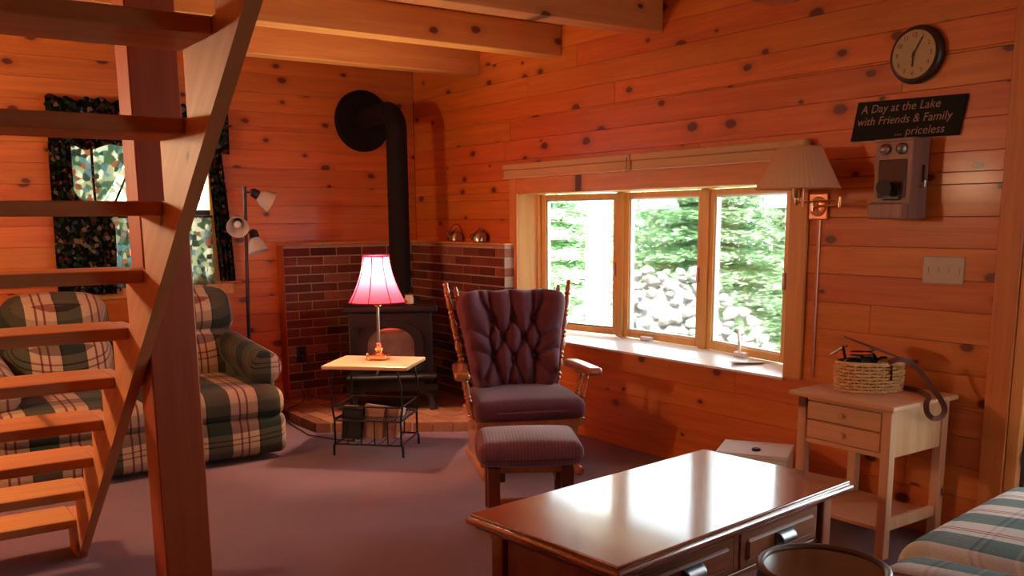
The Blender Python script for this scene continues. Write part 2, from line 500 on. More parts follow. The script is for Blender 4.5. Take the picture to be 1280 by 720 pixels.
class B:
    def __init__(s):
        s.bm = bmesh.new()
        s.boxy = False

    def box(s, x0, y0, z0, x1, y1, z1, bev=0.0, seg=1, M=None):
        s.boxy = True
        q = bmesh.ops.create_cube(s.bm, size=1.0)['verts']
        T = Matrix.Translation(((x0 + x1) / 2, (y0 + y1) / 2, (z0 + z1) / 2)) @ Matrix.Diagonal((abs(x1 - x0), abs(y1 - y0), abs(z1 - z0), 1))
        bmesh.ops.transform(s.bm, matrix=T, verts=q)
        if bev > 0:
            es = list({e for v in q for e in v.link_edges})
            r = bmesh.ops.bevel(s.bm, geom=es, offset=bev, segments=seg, affect='EDGES', profile=0.5)
            q = list({v for f in r['faces'] for v in f.verts} | {v for v in q if v.is_valid})
        if M is not None:
            bmesh.ops.transform(s.bm, matrix=M, verts=[v for v in q if v.is_valid])
        return s

    def ring(s, c, ax, ay, r, seg, r2=None):
        r2 = r if r2 is None else r2
        return [s.bm.verts.new(c + ax * (r * math.cos(2 * PI * i / seg)) + ay * (r2 * math.sin(2 * PI * i / seg))) for i in range(seg)]

    def skin(s, rings, cap=True, closed=False):
        n = len(rings[0])
        for a, b in zip(rings, rings[1:]):
            for i in range(n):
                j = (i + 1) % n
                s.bm.faces.new((a[i], a[j], b[j], b[i]))
        if cap:
            s.bm.faces.new(list(reversed(rings[0])))
            s.bm.faces.new(rings[-1])
        return s

    def turn(s, p0, p1, prof, seg=12):
        """Turned piece along p0-p1; prof = [(t, radius)]."""
        p0, p1 = Vector(p0), Vector(p1)
        d = p1 - p0
        ax, ay = axes_for(d)
        return s.skin([s.ring(p0 + d * t, ax, ay, max(r, 1e-4), seg) for t, r in prof])

    def cyl(s, p0, p1, r0, r1=None, seg=12):
        return s.turn(p0, p1, [(0, r0), (1, r0 if r1 is None else r1)], seg)

    def lathe(s, c, prof, seg=24, cap=True):
        c = Vector(c)
        ax, ay = Vector((1, 0, 0)), Vector((0, 1, 0))
        return s.skin([s.ring(c + Vector((0, 0, z)), ax, ay, max(r, 1e-4), seg) for r, z in prof], cap)

    def tube(s, pts, r, seg=8, flat=None):
        P = [Vector(p) for p in pts]
        rings = []
        pa = None
        for i, p in enumerate(P):
            d = (P[min(i + 1, len(P) - 1)] - P[max(i - 1, 0)]).normalized()
            if pa is None:
                ax, ay = axes_for(d)
            else:
                ax = (pa - d * pa.dot(d)).normalized()
                ay = d.cross(ax)
            pa = ax
            rr = r[i] if isinstance(r, (list, tuple)) else r
            rings.append(s.ring(p, ax, ay, rr, seg, flat))
        return s.skin(rings)

    def sphere(s, c, r, seg=12, sc=(1, 1, 1)):
        q = bmesh.ops.create_uvsphere(s.bm, u_segments=seg, v_segments=max(6, seg // 2 + 1), radius=r)['verts']
        bmesh.ops.transform(s.bm, matrix=Matrix.Translation(c) @ Matrix.Diagonal((*sc, 1)), verts=q)
        return s

    def prism(s, poly, z0, z1):
        a = [s.bm.verts.new((x, y, z0)) for x, y in poly]
        b = [s.bm.verts.new((x, y, z1)) for x, y in poly]
        n = len(a)
        for i in range(n):
            j = (i + 1) % n
            s.bm.faces.new((a[i], a[j], b[j], b[i]))
        s.bm.faces.new(list(reversed(a)))
        s.bm.faces.new(b)
        bmesh.ops.recalc_face_normals(s.bm, faces=s.bm.faces)
        return s

    def sheet(s, fn, nu, nv):
        """Surface fn(u, v) on a grid, u and v in 0..1."""
        g = [[s.bm.verts.new(fn(i / nu, j / nv)) for j in range(nv + 1)] for i in range(nu + 1)]
        for i in range(nu):
            for j in range(nv):
                s.bm.faces.new((g[i][j], g[i + 1][j], g[i + 1][j + 1], g[i][j + 1]))
        return s

    def pillow(s, c, size, r, n=8, bulge=(0, 0, 0), warp=None, M=None):
        """Rounded, stuffed box: half extents from size, corner radius r, bulge out along x, y, z."""
        h = [a / 2 for a in size]
        r = min(r, min(h) * 0.999)

        def par(k):
            e = [h[k] - r + r * math.sin(t * PI / 2 / 4) for t in range(0, 5)]
            e = [-x for x in reversed(e)] + [-(h[k] - r) + 2 * (h[k] - r) * i / n for i in range(1, n)] + e
            o = []
            for x in e:
                if not o or x - o[-1] > 1e-6:
                    o.append(x)
            return o
        P = [par(k) for k in range(3)]
        vs = {}

        def V(p):
            key = tuple(round(x, 6) for x in p)
            if key not in vs:
                inner = [max(-(h[k] - r), min(h[k] - r, p[k])) for k in range(3)]
                d = Vector([p[k] - inner[k] for k in range(3)])
                q = Vector(inner) + (d.normalized() * r if d.length > 1e-9 else Vector())
                f = [p[k] / h[k] for k in range(3)]
                for k in range(3):
                    if bulge[k]:
                        a, b = [i for i in range(3) if i != k]
                        q[k] += bulge[k] * f[k] * (1 - f[a] ** 2) * (1 - f[b] ** 2)
                if warp:
                    q = warp(q, f)
                q = q + Vector(c)
                vs[key] = s.bm.verts.new(M @ q if M else q)
            return vs[key]
        for k in range(3):
            a, b = (k + 1) % 3, (k + 2) % 3
            for sg in (-1, 1):
                for i in range(len(P[a]) - 1):
                    for j in range(len(P[b]) - 1):
                        f = []
                        for (ii, jj) in ((i, j), (i + 1, j), (i + 1, j + 1), (i, j + 1)):
                            p = [0, 0, 0]
                            p[k] = sg * h[k]
                            p[a] = P[a][ii]
                            p[b] = P[b][jj]
                            f.append(V(p))
                        if sg < 0:
                            f.reverse()
                        try:
                            s.bm.faces.new(f)
                        except ValueError:
                            pass
        return s

    def mesh(s, name, mat, smooth=True, angle=38):
        me = bpy.data.meshes.new(name)
        s.bm.normal_update()
        s.bm.to_mesh(me)
        s.bm.free()
        if smooth:
            me.shade_smooth()
            me.set_sharp_from_angle(angle=rad(angle))
            if s.boxy:            # broad faces of bevelled boxes stay flat
                ars = sorted(p.area for p in me.polygons)
                lim = 4 * ars[len(ars) // 2]
                for p in me.polygons:
                    if p.area > lim:
                        p.use_smooth = False
        if mat:
            me.materials.append(mat)
        return me

    def make(s, name, mat, parent=None, smooth=True, loc=None, angle=38):
        o = bpy.data.objects.new(name, s.mesh(name, mat, smooth, angle))
        COL.objects.link(o)
        if parent:
            o.parent = parent
        if loc:
            o.location = loc
        return o


def tag(o, label, cat, group=None, kind=None):
    o['label'] = label
    if cat:
        o['category'] = cat
    if group:
        o['group'] = group
    if kind:
        o['kind'] = kind
    return o


def thing(name, label, cat, loc=(0, 0, 0), rz=0.0, group=None):
    o = bpy.data.objects.new(name, None)
    COL.objects.link(o)
    o.location = loc
    o.rotation_euler = (0, 0, rz)
    return tag(o, label, cat, group)


def struct(name, b, mat, label=None, smooth=False):
    o = b.make(name, mat, smooth=smooth)
    o['kind'] = 'structure'
    if label:
        o['label'] = label
    return o


def inst(name, me, parent, loc=(0, 0, 0), rot=(0, 0, 0), scale=None):
    o = bpy.data.objects.new(name, me)
    COL.objects.link(o)
    o.parent = parent
    o.location = loc
    o.rotation_euler = rot
    if scale:
        o.scale = scale
    return o


def text(name, body, size, mat, parent, M, shear=0.0, align='LEFT', depth=0.0006, sp=1.0):
    cu = bpy.data.curves.new(name, 'FONT')
    cu.body = body
    cu.size = size
    cu.shear = shear
    cu.align_x = align
    cu.align_y = 'CENTER'
    cu.space_character = sp
    cu.extrude = depth
    cu.materials.append(mat)
    o = bpy.data.objects.new(name, cu)
    COL.objects.link(o)
    o.parent = parent
    o.matrix_local = M
    me = bpy.data.meshes.new_from_object(o)
    me.name = name
    q = bpy.data.objects.new(name, me)
    COL.objects.link(q)
    q.parent = parent
    q.matrix_local = M
    bpy.data.objects.remove(o)
    bpy.data.curves.remove(cu)
    q.name = name
    return q


# ================================================================== SETTING
XL, YF, ZC = -5.35, -10.6, 2.575
floor = struct('floor', B().box(XL - 0.1, YF - 0.1, -0.12, 0.16, 0.16, 0.0), m_carpet, 'mauve carpet covering the cabin floor')

# back wall: backing with a window hole, then single boards
BW = (-2.62, -1.60, 0.95, 2.06)      # x0 x1 z0 z1 of the back window
b = B()
b.box(XL, 0.02, 0, BW[0], 0.16, ZC).box(BW[1], 0.02, 0, 0.16, 0.16, ZC + 0.08).box(BW[0], 0.02, 0, BW[1], 0.16, BW[2]).box(BW[0], 0.02, BW[3], BW[1], 0.16, ZC)
wall_back = struct('wall_back', b, m_void, 'knotty pine board wall behind the stove and sofa')
# right wall: opening for the bow window and for the glass door
WY0, WY1, WZ0, WZ1 = -3.705, -1.42, 0.585, 1.572
DY0, DY1, DZ1 = -5.62, -4.885, 2.06
b = B()
b.box(0.02, WY1, 0, 0.16, 0.02, ZC + 0.08).box(0.02, DY1, 0, 0.16, WY0, ZC).box(0.02, WY0, 0, 0.16, WY1, WZ0).box(0.02, WY0, WZ1, 0.16, WY1, ZC)
b.box(0.02, DY0, DZ1, 0.16, DY1, ZC).box(0.02, -7.72, 0, 0.16, DY0, ZC)
wall_right = struct('wall_right', b, m_void, 'knotty pine board wall around the bow window')

BH = 0.1318


def board(parent, L, h, mat, loc, rot):
    e = 0.0018
    bb = B().box(0, 0, 0, L - 0.0012, 0.019, h - 0.0012, e, 1)
    o = bb.make('plank', mat, parent, smooth=False)
    o.location = loc
    o.rotation_euler = rot
    return o


def board_wall(parent, u0, u1, holes, place, rows, z0, rng, seam):
    """Rows of boards; holes = [(ua, ub, za, zb)] cut out of them."""
    for r in range(rows):
        za, zb = z0 + r * BH, min(z0 + (r + 1) * BH, ZC)
        za = max(za, 0)
        if zb - za < 0.01:
            continue
        cuts = [(za, zb)]
        for (a, c, h0, h1) in holes:
            nc = []
            for (p, q) in cuts:
                for hh in (h0, h1):
                    if p + 0.004 < hh < q - 0.004:
                        nc += [(p, hh)]
                        p = hh
                nc.append((p, q))
            cuts = nc
        joints = seam(r, rng)
        for (p, q) in cuts:
            spans = [(u0, u1)]
            for (a, c, h0, h1) in holes:
                if h0 < (p + q) / 2 < h1:
                    ns = []
                    for (s0, s1) in spans:
                        if s0 < a:
                            ns.append((s0, min(a, s1)))
                        if s1 > c:
                            ns.append((max(c, s0), s1))
                    spans = ns
            for (s0, s1) in spans:
                pts = [s0] + [j for j in joints if s0 + 0.08 < j < s1 - 0.08] + [s1]
                for a, c in zip(pts, pts[1:]):
                    if c - a > 0.005:
                        place(parent, a, c, p, q)


board_wall(wall_back, XL, 0.0, [BW], lambda P, a, c, p, q: board(P, c - a, q - p, m_wall, (a, 0.0, p), (0, 0, 0)), 21, -0.08, R,
           lambda r, g: [g.uniform(-5.0, -3.6)] if r % 3 else [])
# the right wall's boards run along Y: local x -> -Y, front faces -X
seamsR = [-2.19, -3.12, -0.75, -2.72, -4.2]


def seamR(r, g):
    return sorted([g.uniform(-4.6, -0.4) for _ in range(g.choice((1, 1, 2)))] + [-7.4])


def place_right(P, a, c, p, q):
    # rot z by -90: local x -> -y, local y -> +x
    o = board(P, c - a, q - p, m_wall, (0.0, c, p), (0, 0, -PI / 2))
    return o


board_wall(wall_right, -7.6, 0.0, [(WY0, WY1, WZ0, WZ1), (DY0, DY1, 0, DZ1)], place_right, 21, -0.06, R, seamR)

struct('wall_left', B().box(XL - 0.12, YF, 0, XL, 0.0, ZC), m_wall, 'pine wall on the left outside the picture')
NY, NX, NW = -7.6, -2.3, (-1.05, -0.25, 0.95, 1.85)  # wall set here, out of view, to bring an added window close
b = B().box(NX, NY - 0.12, 0, NW[0], NY, ZC).box(NW[1], NY - 0.12, 0, 0.0, NY, ZC).box(NW[0], NY - 0.12, 0, NW[1], NY, NW[2]).box(NW[0], NY - 0.12, NW[3], NW[1], NY, ZC)
struct('wall_added_near', b, m_wall, 'added pine wall holding the unseen window behind the near couch')
w3 = bpy.data.objects.new('window_added', None)  # window added for daylight on the couch and side table
COL.objects.link(w3)
w3['kind'] = 'structure'
w3['label'] = 'added unseen window behind the near couch, letting in more daylight'
fr = B()
for (p, q) in ((NW[0], NW[0] + 0.05), (NW[1] - 0.05, NW[1])):
    fr.box(p, NY - 0.09, NW[2], q, NY - 0.03, NW[3])
for (p, q) in ((NW[2], NW[2] + 0.05), (NW[3] - 0.05, NW[3])):
    fr.box(NW[0] + 0.05, NY - 0.088, p, NW[1] - 0.05, NY - 0.032, q)
fr.make('frame', m_sash, w3, smooth=False)
B().box(NW[0] + 0.04, NY - 0.062, NW[2] + 0.04, NW[1] - 0.04, NY - 0.058, NW[3] - 0.04).make('glass', m_glass, w3, smooth=False)
struct('wall_added_nook', B().box(NX - 0.12, YF, 0, NX, NY, ZC), m_wall, 'added pine side wall closing off the unseen near window')  # added to close the room beside that window
struct('wall_front', B().box(XL, YF - 0.12, 0, NX, YF, ZC), m_wall, 'pine wall behind the photographer')

# ceiling deck: planks running along Y on the beams, with the stair opening
SX0, SX1, SY0, SY1 = -4.15, -3.075, -6.3, -4.15
ceiling = struct('ceiling', B().box(XL - 0.12, YF - 0.12, ZC + 0.021, SX0, 0.16, ZC + 0.06).box(SX1, YF - 0.12, ZC + 0.021, 0.16, 0.16, ZC + 0.06)
                 .box(SX0, SY1, ZC + 0.021, SX1, 0.16, ZC + 0.06).box(SX0, YF, ZC + 0.021, SX1, SY0, ZC + 0.06), m_void, 'pine plank loft floor above the beams')
x = XL
while x < -0.01:
    w = min(0.14, -x)
    segs = [(YF, 0.0)] if (x + w <= SX0 or x >= SX1) else [(YF, SY0), (SY1, 0.0)]
    for (ya, yb) in segs:
        o = B().box(0, 0, 0, yb - ya, 0.02, w - 0.0015, 0.003).make('plank', m_deck, ceiling, smooth=False)
        o.matrix_world = Matrix(((0, 0, 1, x), (1, 0, 0, ya), (0, 1, 0, ZC), (0, 0, 0, 1)))
    x += w
# stair well above the opening
wl = B()
wl.box(SX0 - 0.03, SY0, ZC + 0.02, SX0, SY1, ZC + 1.2).box(SX1, SY0, ZC + 0.02, SX1 + 0.03, SY1, ZC + 1.2)
wl.box(SX0 - 0.03, SY0 - 0.03, ZC + 0.02, SX1 + 0.03, SY0, ZC + 1.2).box(SX0 - 0.03, SY1, ZC + 0.02, SX1 + 0.03, SY1 + 0.03, ZC + 1.2)
wl.box(SX0 - 0.03, SY0 - 0.03, ZC + 1.2, SX1 + 0.03, SY1 + 0.03, ZC + 1.24)
struct('wall_stairwell', wl, m_wall, 'pine lining of the stair opening above the frame')

# ceiling beams
beam_words = ['pine ceiling beam nearest the back wall and the stovepipe', 'second pine ceiling beam from the back wall',
              'third pine ceiling beam, above the near half of the bow window', 'pine ceiling beam at the top edge near the clock']
for i, y in enumerate((-0.83, -1.76, -2.655, -3.568)):
    o = B().box(XL + 0.0, y - 0.135, 2.392, -0.003, y, ZC - 0.001, 0.004).make('ceiling_beam', m_beam, smooth=False)
    tag(o, beam_words[i], 'beam', 'beams under the loft')

# ------------------------------------------------------------------ bow window (window_1)
win = bpy.data.objects.new('window_1', None)
COL.objects.link(win)
win['kind'] = 'structure'
win['label'] = 'three-light bow window with pine sashes and a deep white sill'
YC, LWD, TH = -2.53, 0.725, rad(10)
P0 = Vector((0.14, YC + LWD * (0.5 + math.cos(TH))))
P1 = Vector((0.14 + LWD * math.sin(TH), YC + LWD / 2))
P2 = Vector((P1.x, YC - LWD / 2))
P3 = Vector((0.14, YC - LWD * (0.5 + math.cos(TH))))
SILL = 0.632
sill_poly = [(-0.018, WY1 - 0.0), (0.10, WY1), (P0.x + 0.06, P0.y + 0.04), (P1.x + 0.06, P1.y), (P2.x + 0.06, P2.y), (P3.x + 0.06, P3.y - 0.04), (0.10, WY0), (-0.018, WY0)]
sb = B().prism(sill_poly, WZ0 + 0.001, SILL)
for v in sb.bm.verts:                     # the deep sill falls slightly towards the room
    if v.co.z > WZ0 + 0.01:
        v.co.z = 0.598 + (SILL - 0.598) * min(1.0, max(0.0, v.co.x + 0.018) / 0.20)
sb.make('sill', m_white, win, smooth=False)
sof = [(0.0, y_) if x_ < 0 else (x_, y_) for x_, y_ in sill_poly]
B().prism(sof, 1.555, WZ1 + 0.03).make('head', m_sash, win, smooth=False)
for nm, (xa, ya), (xb, yb), s in (('jamb', (0.0, WY1), (P0.x, P0.y), 1), ('jamb', (0.0, WY0), (P3.x, P3.y), -1)):
    B().prism([(xa, ya), (xb, yb), (xb + 0.03, yb + 0.03 * s), (xa + 0.02, ya + 0.04 * s)], SILL - 0.01, 1.556).make(nm, m_sash, win, smooth=False)
for i, P in enumerate((P0, P1, P2, P3)):
    w = 0.030 if i in (1, 2) else 0.02
    B().box(P.x - 0.012, P.y - w, SILL, P.x + 0.055, P.y + w, 1.556, 0.003).make('mullion', m_sash, win, smooth=False)
for i, (A, Bp) in enumerate(((P0, P1), (P1, P2), (P2, P3))):
    d = Bp - A
    L = d.length
    ang = math.atan2(d.y, d.x)
    T = Matrix.Translation((A.x, A.y, 0)) @ Matrix.Rotation(ang, 4, 'Z')   # local x along sash, +y outside
    sg = 1.0   # outside of the wall lies to the left of -Y travel
    a0, a1, z0, z1, sw = 0.024, L - 0.024, SILL + 0.004, 1.550, 0.042
    fr = B()
    for bx in ((a0, z0, a0 + sw, z1), (a1 - sw, z0, a1, z1), (a0 + sw, z0, a1 - sw, z0 + 0.042), (a0 + sw, z1 - 0.034, a1 - sw, z1)):
        fr.box(bx[0], 0.006, bx[1], bx[2], 0.042, bx[3], 0.003, M=T)
    so = fr.make('sash', m_sash, win, smooth=False)
    bead = B()
    bw = 0.010
    for bx in ((a0 + sw, z0 + 0.042, a0 + sw + bw, z1 - 0.034), (a1 - sw - bw, z0 + 0.042, a1 - sw, z1 - 0.034), (a0 + sw, z0 + 0.042, a1 - sw, z0 + 0.042 + bw), (a0 + sw, z1 - 0.034 - bw, a1 - sw, z1 - 0.034)):
        bead.box(bx[0], 0.018, bx[1], bx[2], 0.044, bx[3], M=T)
    bead.make('glazing_bead', m_white if i else m_steel, so, smooth=False)
    B().box(a0 + sw - 0.003, 0.030, z0 + 0.04, a1 - sw + 0.003, 0.034, z1 - 0.03, M=T).make('glass', m_glass, so, smooth=False)
    # crank operator on the bottom rail
    cx = a0 + (0.10 if i == 0 else 0.34 if i == 2 else 0.24)
    ck = B().box(cx - 0.045, -0.026, z0 - 0.004, cx + 0.045, 0.008, z0 + 0.022, 0.005, 2, M=T)
    ck.make('crank_base', m_white, so)
    if i == 2:
        pts = [T @ Vector((cx + 0.0 + 0.012 * math.sin(k * 0.9), -0.02 - 0.010 * math.sin(k * 0.6), z0 + 0.02 + 0.026 * k)) for k in range(6)]
        B().tube(pts, 0.007, 8).make('crank_handle', m_white, so)
    # sash lock on the stile
    B().box(a1 - 0.03, -0.012, 1.02, a1 - 0.012, 0.008, 1.11, 0.004, 2, M=T).make('sash_lock', m_steel, so)
# interior casing boards
tr = struct('trim_1', B().box(-0.02, WY1, WZ0 - 0.0, 0.0, WY1 + 0.085, 1.665, 0.003), m_case, 'flat pine casing left of the bow window')
tr = struct('trim_2', B().box(-0.02, WY0 - 0.105, 0.60, 0.0, WY0, 1.665, 0.003), m_case, 'flat pine casing right of the bow window')
tr = struct('trim_3', B().box(-0.02, WY0, WZ1 - 0.012, 0.0, WY1, 1.665, 0.003), m_caseh, 'flat pine head casing above the bow window')

# raised shades above the window
for i, (ya, yb) in enumerate(((-2.605, -1.325), (-3.815, -2.609))):
    t = thing('window_shade', ('left, farther raised off-white window shade over the bow window', 'right, nearer raised off-white window shade over the bow window')[i], 'blind', (0, (ya + yb) / 2, 1.66), 0, 'shades raised above the bow window')
    h = (yb - ya) / 2
    B().box(-0.070, -h, 0.056, -0.018, h, 0.095, 0.008, 2).make('headrail', m_offwhite, t)
    B().box(-0.060, -h + 0.003, 0.008, -0.022, h - 0.003, 0.056, 0.006, 2).make('folded_fabric', m_offwhite, t)
    B().box(-0.064, -h + 0.003, 0.0, -0.020, h - 0.003, 0.008, 0.002).make('bottom_bar', m_blindlight, t)
    if i == 0:
        B().tube([(-0.072, -h + 0.02, 0.075), (-0.074, -h + 0.02, 0.03), (-0.072, -h + 0.021, -0.01)], 0.002, 6).make('cord', m_brown, t)

# ------------------------------------------------------------------ glass door at the right edge (door_1)
dr = bpy.data.objects.new('door_1', None)
COL.objects.link(dr)
dr['kind'] = 'structure'
dr['label'] = 'glazed door with pine frame at the right edge of the picture'
B().box(-0.02, -4.832, 0.0, 0.0, -4.733, 2.50, 0.003).make('casing', m_doorcase, dr, smooth=False)
B().box(-0.012, -4.884, 0.0, 0.15, -4.833, 2.06, 0.004).make('jamb', m_case, dr, smooth=False)
B().box(-0.012, DY0 + 0.001, 0.0, 0.15, DY0 + 0.05, 2.06, 0.004).make('jamb', m_case, dr, smooth=False)
B().box(-0.012, DY0, 2.0, 0.15, -4.886, 2.055, 0.004).make('jamb', m_case, dr, smooth=False)
B().box(-0.02, DY0 - 0.1, 2.055, -0.001, -4.833, 2.16, 0.003).make('casing', m_case, dr, smooth=False)
fr = B()
ya, yb = DY0 + 0.055, -4.889
for (p, q) in ((ya, ya + 0.1), (yb - 0.1, yb)):
    fr.box(0.045, p, 0.02, 0.085, q, 1.995, 0.003)
for (p, q) in ((0.02, 0.22), (1.88, 1.995)):
    fr.box(0.046, ya + 0.1, p, 0.084, yb - 0.1, q)
fr.make('door_frame', m_table, dr, smooth=False)
B().box(0.06, ya + 0.09, 0.2, 0.066, yb - 0.09, 1.9).make('glass', m_glass, dr, smooth=False)

# ------------------------------------------------------------------ back window behind the stairs (window_2)
w2 = bpy.data.objects.new('window_2', None)
COL.objects.link(w2)
w2['kind'] = 'structure'
w2['label'] = 'double-hung window behind the stairs with patterned curtains'
fr = B()
x0, x1, z0, z1 = BW
fr.box(x0, 0.03, z0, x0 + 0.05, 0.10, z1).box(x1 - 0.05, 0.03, z0, x1, 0.10, z1).box(x0 + 0.05, 0.03, z0, x1 - 0.05, 0.10, z0 + 0.05).box(x0 + 0.05, 0.03, z1 - 0.05, x1 - 0.05, 0.10, z1)
fr.make('frame', m_sash, w2, smooth=False)
B().box(x0 + 0.05, 0.04, 1.425, x1 - 0.05, 0.09, 1.47).make('meeting_rail', m_brown, w2, smooth=False)
B().box(x0 + 0.045, 0.06, z0 + 0.045, x1 - 0.045, 0.065, z1 - 0.045).make('glass', m_glass, w2, smooth=False)
B().box(x0 - 0.07, -0.018, z0 - 0.07, x1 + 0.07, 0.0, z0, 0.003).make('apron', m_caseh, w2, smooth=False)

# ================================================================== STAIRS AND POST
XS, SY, RUN, RISE = -3.131, -2.610, 0.2329, 0.1810
stairs = thing('open_stairs', 'open pine staircase with plank treads at the left edge', 'staircase', (-3.6, -2.7, 0))


def ladd(b, name, mat):
    o = b.make(name, mat, stairs, smooth=False)
    o.matrix_parent_inverse = stairs.matrix_world.inverted()
    return o


SLW = 0.98
stairs_T = Matrix.Translation((3.6, 2.7, 0))
for k in range(13):
    yn = SY - k * RUN + 2.7
    b = B().box(XS - SLW + 3.6, yn, (k + 1) * RISE - 0.036, XS + 0.0 + 3.6, yn + 0.232, (k + 1) * RISE, 0.003)
    b.make('tread', m_stair, stairs, smooth=False)
# stringer: bar along the slope, built level in its own frame so the grain follows it
sl = math.atan2(RISE, RUN)
SLEN = 13.4 * math.hypot(RISE, RUN)
for xx in (XS, XS - SLW - 0.038):
    tn = RISE / RUN
    ey = SY + 0.035           # where the straight lower edge meets the floor
    poly = [(ey, 0.0)]
    for k in range(13):       # sawtooth upper edge: a riser cut and a seat under each tread
        yv = SY - k * RUN + 0.212
        poly += [(yv, k * RISE if k else 0.0), (yv, (k + 1) * RISE - 0.001)]
    poly += [(SY - 13 * RUN + 0.212, 13 * RISE - 0.001), (ey - (13 * RISE - 0.001) / tn, 13 * RISE - 0.001)]
    a_ = B()
    va = [a_.bm.verts.new((xx + 3.6, y_ + 2.7, z_)) for y_, z_ in poly]
    vb = [a_.bm.verts.new((xx + 3.634, y_ + 2.7, z_)) for y_, z_ in poly]
    for i in range(len(poly)):
        j = (i + 1) % len(poly)
        a_.bm.faces.new((va[i], va[j], vb[j], vb[i]))
    a_.bm.faces.new(list(reversed(va)))
    a_.bm.faces.new(vb)
    bmesh.ops.recalc_face_normals(a_.bm, faces=a_.bm.faces)
    # rotate geometry level so local X is the board's length
    Rm = Matrix(((0, -math.cos(sl), math.sin(sl), 0), (1, 0, 0, 0), (0, math.sin(sl), math.cos(sl), 0), (0, 0, 0, 1)))
    bmesh.ops.transform(a_.bm, matrix=Rm, verts=a_.bm.verts)
    bmesh.ops.recalc_face_normals(a_.bm, faces=a_.bm.faces)
    o = a_.make('stringer', m_stairz, stairs, smooth=False)
    o.matrix_local = Rm.inverted()

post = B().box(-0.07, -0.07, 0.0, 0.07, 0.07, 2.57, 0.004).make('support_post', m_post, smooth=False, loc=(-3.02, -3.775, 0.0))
tag(post, 'square pine support post standing beside the open stairs', 'post')

# ================================================================== BRICK SURROUND, HEARTH, STOVE
BRL, BRH, PIT, CRS = 0.203, 0.0565, 0.213, 0.0664


def brick_mesh(l, w, h, bev=0.003):
    return B().box(-l / 2, -w / 2, -h / 2, l / 2, w / 2, h / 2, bev).mesh('brick', m_brick, smooth=False)


BM = {}


def brick(parent, l, loc, rz, h=BRH):
    key = (round(l, 3), round(h, 3))
    if key not in BM:
        BM[key] = brick_mesh(l, 0.10, h)
    return inst('brick', BM[key], parent, loc, (0, 0, rz))


def brick_panel(name, label, length, T, rz, z0, top, flip=False):
    """Panel along local x, 0..length, front face towards local -y; T maps local to world."""
    t = thing(name, label, 'brick wall', T, rz)
    B().box(0.004, -0.094, z0 * 0, length - 0.004, -0.003, top - 0.004).make('mortar', m_mortar, t, smooth=False)
    n = int((top - z0) / CRS)
    for r in range(n):
        z = z0 + (r + 0.5) * CRS
        u = 0.0 if r % 2 == 0 else -PIT / 2
        while u < length - 0.01:
            a, c = max(u, 0.0), min(u + BRL, length)
            if c - a > 0.03:
                brick(t, round(c - a, 3), ((a + c) / 2, -0.0505 + R.uniform(-0.0015, 0.0015), z), 0)
            u += PIT
    return t


hz = 0.064
ptop = hz + 17 * CRS + 0.02
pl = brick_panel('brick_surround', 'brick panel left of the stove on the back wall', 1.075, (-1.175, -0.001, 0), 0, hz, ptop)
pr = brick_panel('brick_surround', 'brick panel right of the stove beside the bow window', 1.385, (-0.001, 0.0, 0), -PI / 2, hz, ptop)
pr.location = (-0.001, -0.002, 0)
# wooden caps and edge strip
B().box(-0.012, -0.108, ptop, 1.072, -0.002, ptop + 0.014, 0.003).make('cap', m_caseh, pl, smooth=False)
B().box(-0.014, -0.104, 0.0, -0.001, -0.002, ptop, 0.002).make('edge_strip', m_post, pl, smooth=False)
B().box(0.002, -0.108, ptop, 1.392, -0.002, ptop + 0.014, 0.003).make('cap', m_caseh, pr, smooth=False)

# hearth platform of flat bricks
hp = [(-1.365, -0.003), (-1.365, -0.995), (-0.42, -1.655), (-0.003, -1.655), (-0.003, -0.003)]
hearth = thing('brick_hearth', 'low brick hearth platform under the black stove', 'hearth', (-0.7, -0.8, 0))


def clip(poly, p, n):
    out = []
    for i in range(len(poly)):
        a, c = poly[i], poly[(i + 1) % len(poly)]
        da = (a[0] - p[0]) * n[0] + (a[1] - p[1]) * n[1]
        dc = (c[0] - p[0]) * n[0] + (c[1] - p[1]) * n[1]
        if da >= 0:
            out.append(a)
        if da * dc < 0:
            k = da / (da - dc)
            out.append((a[0] + (c[0] - a[0]) * k, a[1] + (c[1] - a[1]) * k))
    return out


def clip_all(poly, hull):
    n = len(hull)
    for i in range(n):
        a, c = hull[i], hull[(i + 1) % n]
        poly = clip(poly, a, (-(c[1] - a[1]), c[0] - a[0]))
        if len(poly) < 3:
            return []
    return poly


def area(p):
    return abs(sum(p[i][0] * p[(i + 1) % len(p)][1] - p[(i + 1) % len(p)][0] * p[i][1] for i in range(len(p)))) / 2


